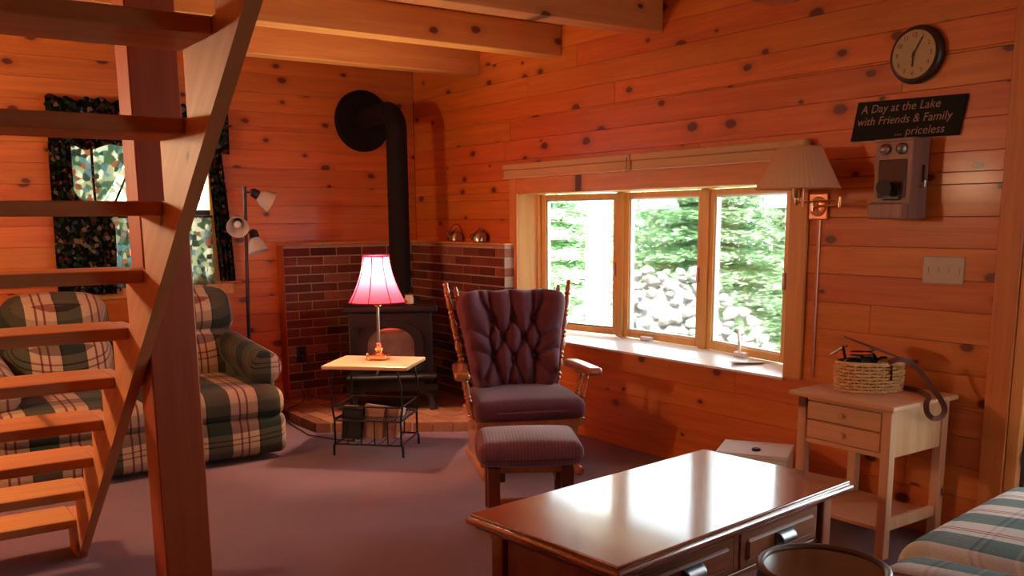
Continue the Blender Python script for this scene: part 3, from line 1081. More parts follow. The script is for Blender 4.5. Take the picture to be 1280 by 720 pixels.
m_hgrout = plain('pale_hearth_grout', (0.46, 0.34, 0.25), 0.9, var=0.15, scale=50)
hm = [(-1.355, -0.003), (-1.355, -0.990), (-0.423, -1.643), (-0.003, -1.643), (-0.003, -1.400), (-0.115, -1.400), (-0.115, -0.115), (-1.195, -0.115), (-1.195, -0.003)]
B().prism([(x_ + 0.7, y_ + 0.8) for x_, y_ in hm], 0.0, 0.059).make('mortar', m_hgrout, hearth, smooth=False)
ang = rad(-88)
ca, sa = math.cos(ang), math.sin(ang)
for r in range(-6, 24):
    for c in range(-12, 16):
        u0 = c * 0.212 + (0.106 if r % 2 else 0)
        v0 = r * 0.108 - 0.6
        q = [(u0, v0), (u0 + 0.203, v0), (u0 + 0.203, v0 + 0.098), (u0, v0 + 0.098)]
        q = [(-1.36 + x_ * ca - y_ * sa, -0.0 + x_ * sa + y_ * ca) for x_, y_ in q]
        q = clip_all(q, hp)
        if len(q) >= 3 and area(q) > 0.0012 and q[0][0] < 0.5:
            cx = sum(p[0] for p in q) / len(q)
            cy = sum(p[1] for p in q) / len(q)
            # bricks stop at the faces of the two upright panels
            if cy > -1.40:
                q = clip(q, (-0.116, 0), (-1, 0))
            if cx > -1.20 and len(q) >= 3:
                q = clip(q, (0, -0.116), (0, -1))
            if len(q) < 3 or area(q) < 0.0012:
                continue
            cx = sum(p[0] for p in q) / len(q)
            cy = sum(p[1] for p in q) / len(q)
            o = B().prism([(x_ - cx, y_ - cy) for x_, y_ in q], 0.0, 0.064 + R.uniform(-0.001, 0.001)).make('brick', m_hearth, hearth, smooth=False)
            o.location = (cx + 0.7, cy + 0.8, 0)

# stove: built facing -y in its own frame
stove = thing('wood_stove', 'black cast-iron wood stove with arched glass door on the brick hearth', 'stove', (-0.665, -0.775, 0.065), rad(-29))
stove.scale = (1.03, 1.0, 1.06)
SWD, SDP = 0.60, 0.46
B().box(-SWD / 2 + 0.02, -SDP / 2, 0.17, SWD / 2 - 0.02, SDP / 2, 0.66, 0.012, 2).make('firebox', m_stove, stove)
B().box(-SWD / 2 - 0.015, -SDP / 2 - 0.03, 0.66, SWD / 2 + 0.015, SDP / 2 + 0.01, 0.70, 0.012, 3).make('top_plate', m_stove, stove)
B().box(-SWD / 2 - 0.01, -SDP / 2 - 0.02, 0.14, SWD / 2 + 0.01, SDP / 2, 0.185, 0.01, 2).make('base_plate', m_stove, stove)
B().box(-SWD / 2, -SDP / 2 - 0.11, 0.235, SWD / 2, -SDP / 2 - 0.005, 0.26, 0.01, 2).make('ash_lip', m_stove, stove)
B().box(-0.22, -SDP / 2 - 0.018, 0.155, 0.22, -SDP / 2 + 0.01, 0.23, 0.006, 2).make('ash_door', m_stove, stove)
for sx in (-1, 1):
    for sy in (-1, 1):
        px, py = sx * (SWD / 2 - 0.05), sy * (SDP / 2 - 0.06)
        B().tube([(px - sx * 0.05, py, 0.15), (px, py, 0.12), (px + sx * 0.015, py, 0.06), (px + sx * 0.03, py, 0.0)], [0.045, 0.035, 0.024, 0.03], 10).make('leg', m_stove, stove)
# arched door: outline frame and pane


def arch(w, h, hs, n=14):
    pts = [(-w, 0), (w, 0), (w, hs)]
    for i in range(1, n):
        a = PI * i / n
        pts.append((w * math.cos(a), hs + (h - hs) * math.sin(a)))
    pts.append((-w, hs))
    return pts


def arch_frame(ow, oh, ohs, iw, ih, ihs, iz, y0, y1):
    b = B()
    A = arch(ow, oh, ohs)
    I = [(x_, z_ + iz) for x_, z_ in arch(iw, ih, ihs)]
    L = []
    for pts in (A, I):
        for y_ in (y0, y1):
            L.append([b.bm.verts.new((x_, y_, z_)) for x_, z_ in pts])
    n = len(A)
    for i in range(n):
        j = (i + 1) % n
        for f in ((L[0][i], L[0][j], L[2][j], L[2][i]), (L[1][j], L[1][i], L[3][i], L[3][j]), (L[0][j], L[0][i], L[1][i], L[1][j]), (L[2][i], L[2][j], L[3][j], L[3][i])):
            b.bm.faces.new(f)
    bmesh.ops.recalc_face_normals(b.bm, faces=b.bm.faces)
    return b


db = arch_frame(0.215, 0.33, 0.20, 0.155, 0.235, 0.12, 0.05, -SDP / 2 - 0.035, -SDP / 2)
bmesh.ops.translate(db.bm, verts=db.bm.verts, vec=(0, 0, 0.28))
door_o = db.make('door', m_stove, stove)
gb = B()
pts = arch(0.16, 0.24, 0.125)
gv = [gb.bm.verts.new((x_, -SDP / 2 - 0.012, z_ + 0.327)) for x_, z_ in pts]
gb.bm.faces.new(gv)
t_ = NT('sooty_stove_glass')
m_sglass = t_.done(t_.bsdf(t_.ramp(t_.noise(t_.obj(), 8.0), [(0.3, (0.16, 0.11, 0.08)), (0.7, (0.30, 0.22, 0.15))]), 0.12, 0, 0.7))
gb.make('glass', m_sglass, door_o)
B().sphere((0, -SDP / 2 - 0.018, 0.545), 0.1, 16, (1.0, 0.12, 0.20)).make('arch_panel', m_copper, door_o)
B().tube([(0.205, -SDP / 2 - 0.05, 0.50), (0.23, -SDP / 2 - 0.055, 0.49), (0.235, -SDP / 2 - 0.06, 0.42)], 0.009, 8).make('handle', m_iron, door_o)
for z in (0.36, 0.52):
    B().cyl((-0.228, -SDP / 2 - 0.03, z), (-0.228, -SDP / 2 - 0.03, z + 0.05), 0.012).make('hinge', m_iron, door_o)
B().tube([(-0.10, -SDP / 2 - 0.10, 0.27), (-0.08, -SDP / 2 - 0.13, 0.31), (-0.06, -SDP / 2 - 0.15, 0.33)], 0.008, 8).make('damper_handle', m_pewter, stove)

# stovepipe: vertical run, elbow and wall thimble
pipe = thing('stovepipe', 'black stovepipe rising from the stove and bending into the wall', 'stovepipe', (-0.52, -0.66, 0.76))
pb = Vector((-0.515, -0.655, 0.809))
pt = Vector((-0.462, -0.560, 2.02))
pts = [pb.lerp(pt, k / 6) for k in range(7)]
cen = Vector((-0.459, -0.42, 2.02))
for k in range(1, 9):
    a = PI / 2 * k / 8
    pts.append(Vector((-0.461, cen.y - 0.14 * math.cos(a), cen.z + 0.14 * math.sin(a))))
run = [Vector((-0.458, -0.3, 2.16)), Vector((-0.456, -0.03, 2.155))]
B().tube([p - Vector((-0.52, -0.66, 0.76)) for p in pts + run], 0.076, 20).make('pipe', m_pipe, pipe)
c0 = Vector((-0.455, -0.03, 2.135)) - Vector((-0.52, -0.66, 0.76))
B().turn(c0 + Vector((0, 0.028, 0)), c0 - Vector((0, 0.02, 0)), [(0, 0.228), (0.6, 0.228), (1.0, 0.215)], 40).make('thimble', m_pipe, pipe)
for z in (1.0, 1.55):
    p = pb.lerp(pt, (z - 0.809) / 1.211) - Vector((-0.52, -0.66, 0.76))
    B().turn(p, p + Vector((0, 0, 0.03)), [(0, 0.0775), (0.5, 0.080), (1, 0.0775)], 20).make('seam_ring', m_pipe, pipe)
p = pb - Vector((-0.52, -0.66, 0.76))
B().turn(p + Vector((0, 0, 0.0)), p + Vector((0, 0, 0.03)), [(0, 0.1), (1, 0.082)], 20).make('collar', m_pipe, pipe)

# glass jar on the stove top
jar = thing('candle_jar', 'small clear candle jar on the stove top beside the pipe', 'jar', (-0.60, -0.93, 0.809))
B().lathe((0, 0, 0), [(0.02, 0), (0.032, 0.004), (0.034, 0.04), (0.028, 0.055), (0.03, 0.065)], 16).make('jar_body', m_candle, jar)
B().lathe((0, 0, 0.065), [(0.03, 0), (0.032, 0.008), (0.012, 0.016)], 16).make('lid', m_brass, jar)

# kettles on the right brick ledge
zk = ptop + 0.014


def kettle(y, label, bail, spout):
    t = thing('kettle', label, 'kettle', (-0.06, y, zk), rad(-35), 'kettles on the brick ledge')
    r = 0.048 if bail else 0.054
    B().lathe((0, 0, 0), [(r * 0.85, 0), (r, 0.008), (r * 1.0, 0.04), (r * 0.8, 0.065), (r * 0.55, 0.074)], 20).make('pot', m_steel, t)
    B().lathe((0, 0, 0.074), [(r * 0.56, 0), (r * 0.4, 0.012), (0.006, 0.016), (0.009, 0.026), (0.003, 0.03)], 16).make('lid', m_steel, t)
    if bail:
        B().tube([(r * 0.95 * math.cos(PI * k / 10), 0, 0.055 + 0.075 * math.sin(PI * k / 10)) for k in range(11)], 0.003, 6).make('handle', m_iron, t)
    else:
        for s in (-1, 1):
            B().tube([(s * (r * 0.95 + 0.016 * math.sin(PI * k / 6)), 0, 0.02 + 0.04 * k / 6) for k in range(7)], 0.004, 6).make('handle', m_iron, t)
    if spout:
        B().tube([(-r * 0.8, 0, 0.03), (-r * 1.25, 0, 0.045), (-r * 1.45, 0, 0.068)], [0.011, 0.008, 0.006], 8).make('spout', m_steel, t)


kettle(-0.70, 'dark kettle with a wire bail handle on the brick ledge, nearer the corner', True, True)
kettle(-1.02, 'round shiny pot with a lid on the brick ledge, nearer the window', False, False)

# outlet and cords on the left brick panel
t = thing('wall_outlet', 'black wall outlet with plugs on the left brick panel', 'outlet', (-1.075, -0.104, 0.40))
B().box(-0.038, -0.007, -0.06, 0.038, 0.0, 0.06, 0.003).make('plate', m_black, t, smooth=False)
for z in (-0.025, 0.022):
    B().box(-0.016, -0.035, z - 0.014, 0.016, -0.007, z + 0.014, 0.004, 2).make('plug', m_black, t)
o = B().tube([(-1.08, -0.14, 0.375), (-1.09, -0.17, 0.28), (-1.13, -0.19, 0.18), (-1.11, -0.2, 0.10), (-1.14, -0.25, 0.072), (-1.2, -0.33, 0.07), (-1.31, -0.42, 0.07), (-1.385, -0.5, 0.05), (-1.40, -0.6, 0.006), (-1.42, -0.8, 0.006), (-1.44, -1.05, 0.006), (-1.36, -1.25, 0.006), (-1.28, -1.38, 0.006)], 0.0035, 6).make('lamp_cord', m_brown)
tag(o, 'dark cord running from the outlet down over the hearth edge to the floor', 'cord')
o = B().tube([(-1.072, -0.14, 0.42), (-1.04, -0.165, 0.30), (-1.05, -0.18, 0.2), (-1.08, -0.18, 0.13), (-1.04, -0.2, 0.08), (-1.1, -0.26, 0.07), (-1.06, -0.16, 0.12), (-1.03, -0.15, 0.17)], 0.0035, 6).make('coiled_cord', m_brown)
tag(o, 'second dark cord curling below the outlet on the bricks', 'cord')

# ================================================================== MAGAZINE TABLE, LAMP
MT = thing('magazine_table', 'small side table with oak top and black wire magazine rack', 'table', (-1.245, -1.645, 0), rad(-45))
ZT = 0.55
B().box(-0.262, -0.213, ZT - 0.022, 0.262, 0.213, ZT, 0.006, 2).make('tabletop', m_magtop, MT)
fw_, fd_ = 0.205, 0.175
for sx in (-1, 1):
    for sy in (-1, 1):
        B().tube([(sx * (fw_ - 0.015), sy * fd_, ZT - 0.022), (sx * (fw_ + 0.008), sy * fd_, 0.42), (sx * (fw_ + 0.012), sy * fd_, 0.30), (sx * fw_, sy * fd_, 0.22), (sx * fw_, sy * fd_, 0.07)], 0.0065, 8).make('upright', m_iron, MT)
        B().tube([(sx * fw_, sy * fd_, 0.075), (sx * (fw_ + 0.008), sy * (fd_ + 0.0), 0.06), (sx * (fw_ + 0.01), sy * fd_, 0.0)], 0.0075, 8).make('leg', m_iron, MT)
for z in (0.07, 0.215, 0.30):
    b = B()
    for s in (-1, 1):
        b.tube([(-fw_, s * fd_, z), (fw_, s * fd_, z)], 0.0055, 8)
        b.tube([(s * fw_, -fd_, z), (s * fw_, fd_, z)], 0.0055, 8)
    b.make('rail', m_iron, MT)
b = B()
for k in range(23):
    xx = -fw_ + 2 * fw_ * k / 22
    b.tube([(xx, -fd_, 0.225), (xx, fd_, 0.225)], 0.003, 6)
b.make('wire_shelf', m_iron, MT)
for k in range(1, 5):
    xx = -fw_ + 2 * fw_ * k / 5
    for s in (-1, 1):
        B().tube([(xx, s * fd_, 0.07), (xx, s * fd_, 0.215)], 0.0038, 6).make('rack_bar', m_iron, MT)
b = B()
for k in range(7):
    xx = -fw_ + 2 * fw_ * k / 6
    b.tube([(xx, -fd_, 0.075), (xx, fd_, 0.075)], 0.003, 6)
b.make('rack_floor', m_iron, MT)


def rot_pt(c, a, p):
    return (c[0] + math.cos(a) * p[0] - math.sin(a) * p[1], c[1] + math.sin(a) * p[0] + math.cos(a) * p[1])


mats = [plain('dark_green_cover', (0.012, 0.018, 0.015), 0.4), plain('tan_cover', (0.42, 0.24, 0.15), 0.5), plain('mauve_cover', (0.34, 0.17, 0.14), 0.5), plain('cream_cover', (0.6, 0.48, 0.36), 0.5)]
mlab = ['dark green book at the left end of the magazine rack', 'tan magazine leaning in the middle of the rack', 'dusty mauve magazine right of the tan one in the rack', 'thin cream magazine at the right end of the rack']
for i, (xa, wd, th, hh, lean) in enumerate(((-0.125, 0.125, 0.06, 0.205, 4), (-0.005, 0.12, 0.03, 0.215, 6), (0.085, 0.085, 0.022, 0.20, 8), (0.135, 0.03, 0.05, 0.195, 12))):
    px, py = rot_pt((-1.245, -1.645), rad(-45), (xa, -0.09 + 0.02 * i))
    t = thing('magazine', mlab[i], 'book' if i == 0 else 'magazine', (px, py, 0.079), rad(-45), 'reading in the magazine rack')
    Mx = Matrix.Rotation(rad(lean), 4, 'Y')
    B().box(-wd / 2, -th / 2, 0.012, wd / 2, th / 2, hh, 0.002, M=Mx).make('cover', mats[i], t, smooth=False)
    B().box(-wd / 2 + 0.003, -th / 2 + 0.003, 0.012, wd / 2 - 0.003, th / 2 - 0.003, hh + 0.0015, M=Mx).make('pages', m_paper, t, smooth=False)

TL = thing('table_lamp', 'lit brass table lamp with magenta bell shade on the magazine table', 'lamp', (-1.19, -1.60, ZT), rad(-45))
B().box(-0.056, -0.056, 0.008, 0.056, 0.056, 0.034, 0.006, 2).make('base', m_brass, TL)
for sx in (-1, 1):
    for sy in (-1, 1):
        B().sphere((sx * 0.045, sy * 0.045, 0.008), 0.009, 10).make('foot', m_brass, TL)
B().lathe((0, 0, 0.034), [(0.045, 0), (0.034, 0.006), (0.018, 0.016), (0.026, 0.03), (0.026, 0.045), (0.014, 0.055), (0.020, 0.062), (0.012, 0.07)], 20).make('pedestal', m_brass, TL)
B().cyl((0, 0, 0.1), (0, 0, 0.325), 0.0085, seg=14).make('stem', m_steel, TL)
B().lathe((0, 0, 0.32), [(0.010, 0), (0.022, 0.008), (0.022, 0.014), (0.012, 0.02), (0.024, 0.03), (0.024, 0.036), (0.013, 0.046), (0.013, 0.08)], 20).make('socket', m_brass, TL)


def shade_r(t):   # bell curve, t = 0 at the bottom
    return 0.082 + (0.176 - 0.082) * (1 - t) ** 1.7


sh0, shh = 0.353, 0.276
b = B()
nseg, nh = 48, 14
rings = []
for j in range(nh + 1):
    t_ = j / nh
    r = shade_r(t_)
    rings.append([b.bm.verts.new(((r * (1 - 0.035 * abs(math.sin(4 * 2 * PI * i / nseg)))) * math.cos(2 * PI * i / nseg), (r * (1 - 0.035 * abs(math.sin(4 * 2 * PI * i / nseg)))) * math.sin(2 * PI * i / nseg), sh0 + shh * t_)) for i in range(nseg)])
b.skin(rings, cap=False)
sho = b.make('lamp_shade', m_pink, TL)
for k in range(8):
    a = 2 * PI * k / 8
    B().tube([((shade_r(j / 10) + 0.001) * math.cos(a), (shade_r(j / 10) + 0.001) * math.sin(a), sh0 + shh * j / 10) for j in range(11)], 0.0028, 6).make('shade_rib', m_pinkrib, sho)
for (z, r) in ((sh0, 0.176), (sh0 + shh, 0.082)):
    B().tube([(r * math.cos(2 * PI * i / 32), r * math.sin(2 * PI * i / 32), z) for i in range(33)], 0.004, 6).make('shade_trim', m_pinkrib, sho)
B().sphere((0, 0, 0.455), 0.028, 14, (1, 1, 1.25)).make('bulb', m_bulb, TL)
lamp_light('table_lamp_light', (0, 0, 0.53), LAMP_W, (1.0, 0.74, 0.46), 0.03, TL)
t = thing('brass_figurine', 'tiny brass figurine beside the table lamp base', 'figurine', (-1.262, -1.585, ZT))
B().lathe((0, 0, 0), [(0.012, 0), (0.014, 0.004), (0.006, 0.01), (0.009, 0.02), (0.005, 0.032)], 12).make('body', m_brass, t)
B().sphere((0, 0, 0.038), 0.008, 10).make('head', m_brass, t)

# pendant added out of view on the left to light the room warmly
cl = thing('added_pendant_lamp', 'added pendant lamp, unseen on the left, for warm light', 'lamp', (-4.45, -2.15, 2.39))
B().cyl((0, 0, 0), (0, 0, -0.62), 0.004, seg=6).make('cable', m_black, cl)
B().sphere((0, 0, -0.69), 0.07, 16).make('globe', m_bulb, cl)
lamp_light('added_pendant_light', (0, 0, -0.69), ADDED_PENDANT_W, WARM, 0.08, cl)

# ================================================================== ROCKER
RK = thing('glider_rocker', 'plum velvet glider rocking chair with turned oak frame by the window', 'chair', (-0.755, -2.49, 0), rad(-24))


def spindle(p0, p1, r, n=3, seg=12, cap=True):
    prof = [(0, r * 0.8), (0.03, r)]
    for k in range(n):
        t0 = 0.06 + 0.88 * k / n
        w = 0.88 / n
        prof += [(t0, r * 0.75), (t0 + w * 0.10, r * 1.05), (t0 + w * 0.2, r * 0.7), (t0 + w * 0.5, r * 1.15), (t0 + w * 0.8, r * 0.7), (t0 + w * 0.9, r * 1.05), (t0 + w * 0.98, r * 0.75)]
    prof += [(0.96, r), (1.0, r * 0.6)]
    return B().turn(p0, p1, prof, seg)


def warp_seat(q, f):
    return q


sc_ = B().pillow((0, -0.005, 0.372), (0.61, 0.54, 0.115), 0.045, 10, (0, 0, 0.028), lambda q, f: Vector((q.x * (1.0 - 0.10 * max(0, f[1])), q.y, q.z))).make('seat', m_velvet, RK)
sc_['label'] = 'plum velvet seat cushion'
B().tube([(0.27 * math.cos(a) * 1.1, 0, 0) for a in (0, 1)], 0.002, 6).bm.free()
# piping around the seat
pp = []
for k in range(41):
    a = 2 * PI * k / 40
    cx, sx = math.cos(a), math.sin(a)
    pp.append((0.299 * math.copysign(abs(cx) ** 0.28, cx), -0.005 + 0.268 * math.copysign(abs(sx) ** 0.28, sx), 0.367))
B().tube(pp, 0.005, 6).make('piping', m_velvet2, sc_)

# tufted back cushion: flat in local frame (x across, z up, y depth) then leaned back
LEAN = rad(-13)
TB = Matrix.Translation((0, 0.195, 0.415)) @ Matrix.Rotation(LEAN, 4, 'X') @ Matrix.Diagonal((1, 1, 1.07, 1))
btn = [(-0.125, 0.375), (-0.005, 0.38), (0.115, 0.375), (-0.065, 0.275), (0.055, 0.275), (-0.13, 0.17), (-0.01, 0.165), (0.11, 0.175)]
seams = []
for (a, c) in ((0, 3), (1, 3), (1, 4), (2, 4), (3, 5), (3, 6), (4, 6), (4, 7)):
    seams.append((btn[a], btn[c]))
seams += [((-0.125, 0.375), (-0.14, 0.56)), ((-0.005, 0.38), (-0.01, 0.56)), ((0.115, 0.375), (0.13, 0.56)), ((-0.13, 0.17), (-0.07, 0.0)), ((-0.01, 0.165), (-0.05, 0.0)), ((-0.01, 0.165), (0.05, 0.0)), ((0.11, 0.175), (0.10, 0.0)),
          ((-0.125, 0.375), (-0.19, 0.47)), ((-0.19, 0.47), (-0.20, 0.56)), ((-0.125, 0.375), (-0.15, 0.27)), ((-0.15, 0.27), (-0.13, 0.17)), ((0.115, 0.375), (0.15, 0.27)), ((0.15, 0.27), (0.11, 0.175)), ((0.115, 0.375), (0.18, 0.47)), ((0.18, 0.47), (0.19, 0.56)),
          ((-0.15, 0.27), (-0.27, 0.33)), ((-0.13, 0.17), (-0.24, 0.21)), ((0.15, 0.27), (0.27, 0.33)), ((0.11, 0.175), (0.24, 0.21)), ((-0.13, 0.17), (-0.2, 0.05)), ((0.11, 0.175), (0.2, 0.07))]


def segd(p, a, c):
    ax, ay = a
    dx, dy = c[0] - ax, c[1] - ay
    k = max(0, min(1, ((p[0] - ax) * dx + (p[1] - ay) * dy) / (dx * dx + dy * dy)))
    return math.hypot(p[0] - ax - k * dx, p[1] - ay - k * dy)


def backwarp(q, f):
    v = q.z + 0.27
    wx = 0.74 + 0.26 * min(1, max(0, v / 0.46))
    front = max(0.0, -f[1])
    xx = q.x
    yy = q.y
    if front > 0.3:
        k = (front - 0.3) / 0.7
        side = max(0, (abs(f[0]) - 0.5) / 0.5)
        yy -= k * 0.045 * math.sin(min(1, side) * PI * 0.75)
        # work in unwarped coordinates so the tufts fan with the cushion
        px, pz = xx * wx, v
        db_ = min(math.hypot(px - a, pz - c) for a, c in btn)
        ds = min(segd((px, pz), a, c) for a, c in seams)
        yy += k * (0.050 * math.exp(-(db_ / 0.024) ** 2) + 0.020 * math.exp(-(ds / 0.011) ** 2))
        yy -= k * 0.022 * (1 - math.exp(-(ds / 0.035) ** 2))
    top = max(0, (f[2] - 0.6) / 0.4)
    zz = q.z + (0.004 * math.cos(xx * 34) * top if abs(f[0]) < 0.95 else 0) - 0.02 * abs(f[0]) ** 6 * max(0, f[2])
    return Vector((xx * wx, yy, zz))


cb = B().pillow((0, 0.0, 0.27), (0.64, 0.13, 0.545), 0.055, 46, (0, 0.03, 0), backwarp, M=TB)
bc = cb.make('backrest', m_velvet, RK, angle=70)
bc['label'] = 'tufted plum velvet back cushion'
for (a, c) in btn:
    p = TB @ Vector((a, -0.062, c))
    B().sphere(p, 0.011, 8, (1, 0.6, 1)).make('button', m_velvet, bc)

# frame
for s in (-1, 1):
    p0 = Vector((s * 0.255, 0.245, 0.30))
    p1 = Vector((s * 0.372, 0.385, 1.005))
    spindle(p0, p1, 0.019, 5).make('back_post', m_oak, RK)
    B().sphere(p1 + Vector((s * 0.002, 0.002, 0.008)), 0.017, 10, (1, 1, 1.1)).make('finial', m_oak, RK)
    p0 = Vector((s * 0.20, 0.265, 0.30))
    p1 = Vector((s * 0.315, 0.405, 0.998))
    spindle(p0, p1, 0.015, 5).make('back_spindle', m_oak, RK)
    # arm
    arm = B().pillow((0, 0, 0), (0.088, 0.40, 0.044), 0.021, 4, (0, 0, 0.004), M=Matrix.Translation((s * 0.350, -0.02, 0.562)) @ Matrix.Rotation(s * rad(6), 4, 'Z'))
    arm.make('arm', m_oakx, RK)
    for (yy, lx) in ((-0.13, 0.335), (-0.03, 0.33)):
        spindle((s * 0.300, yy + 0.01, 0.305), (s * (lx + 0.01), yy, 0.545), 0.015, 2).make('arm_spindle', m_oak, RK)
    # seat side rail
    B().box(s * 0.285 - 0.016, -0.25, 0.268, s * 0.285 + 0.016, 0.27, 0.32, 0.006, 2).make('seat_rail', m_oakx, RK)
    # glider base: side frame, runner foot
    B().box(s * 0.262 - 0.014, -0.20, 0.055, s * 0.262 + 0.014, 0.22, 0.262, 0.006, 2).make('base_panel', m_oakx, RK)
    B().pillow((s * 0.262, 0.0, 0.03), (0.05, 0.60, 0.056), 0.024, 4).make('foot', m_oakx, RK)
B().box(-0.28, -0.245, 0.270, 0.28, -0.215, 0.318, 0.005, 2).make('front_rail', m_oak, RK)
B().box(-0.26, 0.235, 0.270, 0.26, 0.265, 0.318, 0.005, 2).make('rear_rail', m_oak, RK)
B().box(-0.25, -0.03, 0.10, 0.25, 0.0, 0.15, 0.005, 2).make('stretcher', m_oak, RK)
B().tube([(-0.315 + 0.63 * k / 10, 0.40 - 0.01 * math.sin(PI * k / 10), 0.93 + 0.02 * math.sin(PI * k / 10)) for k in range(11)], 0.016, 8).make('crest_rail', m_oak, RK)

# ottoman
OT = thing('glider_ottoman', 'plum ribbed ottoman on a dark oak base before the rocker', 'ottoman', (-1.345, -3.35, 0), rad(-31))
oc = B().pillow((0, 0, 0.375), (0.47, 0.39, 0.105), 0.045, 10, (0.0, 0.0, 0.022)).make('cushion', m_velvet2, OT)
pp = []
for k in range(41):
    a = 2 * PI * k / 40
    cx, sx = math.cos(a), math.sin(a)
    pp.append((0.235 * math.copysign(abs(cx) ** 0.25, cx), 0.195 * math.copysign(abs(sx) ** 0.25, sx), 0.358))
B().tube(pp, 0.005, 6).make('piping', m_velvet, oc)
for s in (-1, 1):
    B().box(s * 0.165 - 0.028, -0.15, 0.05, s * 0.165 + 0.028, -0.11, 0.31, 0.005, 2).make('leg', m_darkleg, OT)
    B().box(s * 0.165 - 0.028, 0.11, 0.05, s * 0.165 + 0.028, 0.15, 0.31, 0.005, 2).make('leg', m_darkleg, OT)
    B().box(s * 0.165 - 0.02, -0.20, 0.0, s * 0.165 + 0.02, 0.20, 0.05, 0.01, 2).make('foot', m_oakx, OT)
    B().box(s * 0.125 - 0.012, -0.13, 0.24, s * 0.125 + 0.012, 0.13, 0.31, 0.004, 2).make('swing_arm', m_darkleg, OT)
for y in (-0.13, 0.13):
    B().box(-0.14, y - 0.012, 0.285, 0.14, y + 0.012, 0.32, 0.004).make('rail', m_oak, OT, smooth=False)
B().box(-0.16, -0.015, 0.085, 0.16, 0.015, 0.125, 0.004).make('stretcher', m_oak, OT, smooth=False)

# ================================================================== COFFEE TABLE
CT = thing('coffee_table', 'glossy cherry coffee table with molded top and drawers', 'table', (-1.563, -4.475, 0), rad(6.4))
TLn, TWd = 1.275, 0.675
B().box(-TLn / 2 + 0.012, -TWd / 2 + 0.012, 0.434, TLn / 2 - 0.012, TWd / 2 - 0.012, 0.45, 0.004, 2).make('tabletop', m_cherry, CT)
B().box(-TLn / 2, -TWd / 2, 0.414, TLn / 2, TWd / 2, 0.4375, 0.009, 3).make('top_molding', m_cherry, CT)
B().box(-TLn / 2 + 0.025, -TWd / 2 + 0.025, 0.398, TLn / 2 - 0.025, TWd / 2 - 0.025, 0.4145, 0.004, 2).make('under_molding', m_cherryx, CT)
ix, iy = TLn / 2 - 0.105, TWd / 2 - 0.07
for sx in (-1, 1):
    for sy in (-1, 1):
        B().box(sx * ix - 0.028, sy * iy - 0.028, 0.0, sx * ix + 0.028, sy * iy + 0.028, 0.40, 0.006, 2).make('leg', m_cherryz, CT)
for s in (-1, 1):
    B().box(s * ix - 0.012, -iy + 0.035, 0.235, s * ix + 0.012, iy - 0.035, 0.40, 0.003).make('end_panel', m_cherryx, CT, smooth=False)
    B().box(s * (ix + 0.016) - 0.006, -iy + 0.09, 0.265, s * (ix + 0.016) + 0.006, iy - 0.09, 0.37, 0.005).make('raised_panel', m_cherryx, CT, smooth=False)
B().box(-ix + 0.035, iy - 0.012, 0.235, ix - 0.035, iy + 0.012, 0.40, 0.003).make('back_apron', m_cherryx, CT, smooth=False)
B().box(-ix + 0.035, -iy - 0.010, 0.382, ix - 0.035, -iy + 0.014, 0.40, 0.002).make('front_rail', m_cherryx, CT, smooth=False)
B().box(-ix + 0.035, -iy - 0.012, 0.235, ix - 0.035, -iy + 0.014, 0.252, 0.002).make('front_rail', m_cherryx, CT, smooth=False)
B().box(-0.014, -iy - 0.010, 0.252, 0.014, -iy + 0.014, 0.382, 0.002).make('divider', m_cherryx, CT, smooth=False)
B().box(-ix + 0.035, -iy + 0.012, 0.237, ix - 0.035, iy - 0.014, 0.25).make('bottom_board', m_cherryx, CT, smooth=False)
for s in (-1, 1):
    a0, a1 = (0.018, ix - 0.045) if s > 0 else (-ix + 0.045, -0.018)
    d = B().box(a0, -iy - 0.014, 0.256, a1, -iy + 0.30, 0.378, 0.004).make('drawer', m_cherryx, CT, smooth=False)
    B().box(a0 + 0.030, -iy - 0.024, 0.280, a1 - 0.030, -iy - 0.008, 0.354, 0.009).make('drawer_panel', m_cherryx, d, smooth=False)
    xc = (a0 + a1) / 2
    cup = B()
    prof = [(0.0, -0.0), (0.0, 0.0)]

    def cupf(u, v, xc=xc):
        a = PI * 0.62 * v
        w = 0.047 * (1 - 0.15 * v)
        return (xc + w * (2 * u - 1), -iy - 0.024 - 0.026 * math.sin(a) , 0.342 - 0.016 * (1 - math.cos(a)) - 0.012 * v)
    cup.sheet(cupf, 12, 10)
    o = cup.make('cup_pull', m_pewter, d)
    o.modifiers.new('thickness', 'SOLIDIFY').thickness = 0.003
    B().box(xc - 0.052, -iy - 0.0275, 0.300, xc + 0.052, -iy - 0.022, 0.345, 0.002).make('pull_plate', m_iron, d, smooth=False)

# ================================================================== RAW PINE SIDE TABLE, CREEL, WHITE BOX
STB = thing('pine_side_table', 'raw pine side table with two drawers and low shelf', 'table', (-0.252, -4.37, 0))
B().box(-0.24, -0.255, 0.628, 0.232, 0.255, 0.650, 0.006, 2).make('tabletop', m_tabley, STB)
lx0, lx1, ly = -0.185, 0.195, 0.205
for (x_, y_) in ((lx0, -ly), (lx0, ly), (lx1, -ly), (lx1, ly)):
    B().box(x_ - 0.021, y_ - 0.021, 0, x_ + 0.021, y_ + 0.021, 0.628, 0.003).make('leg', m_table, STB, smooth=False)
for s in (-1, 1):
    B().box(lx0 + 0.021, s * ly - 0.012, 0.425, lx1 - 0.021, s * ly + 0.012, 0.628, 0.002).make('side_panel', m_table, STB, smooth=False)
    B().box(lx0 + 0.021, s * ly - 0.010, 0.115, lx1 - 0.021, s * ly + 0.010, 0.165, 0.002).make('side_rail', m_table, STB, smooth=False)
B().box(lx1 - 0.01, -ly + 0.021, 0.425, lx1 + 0.012, ly - 0.021, 0.628).make('back_panel', m_table, STB, smooth=False)
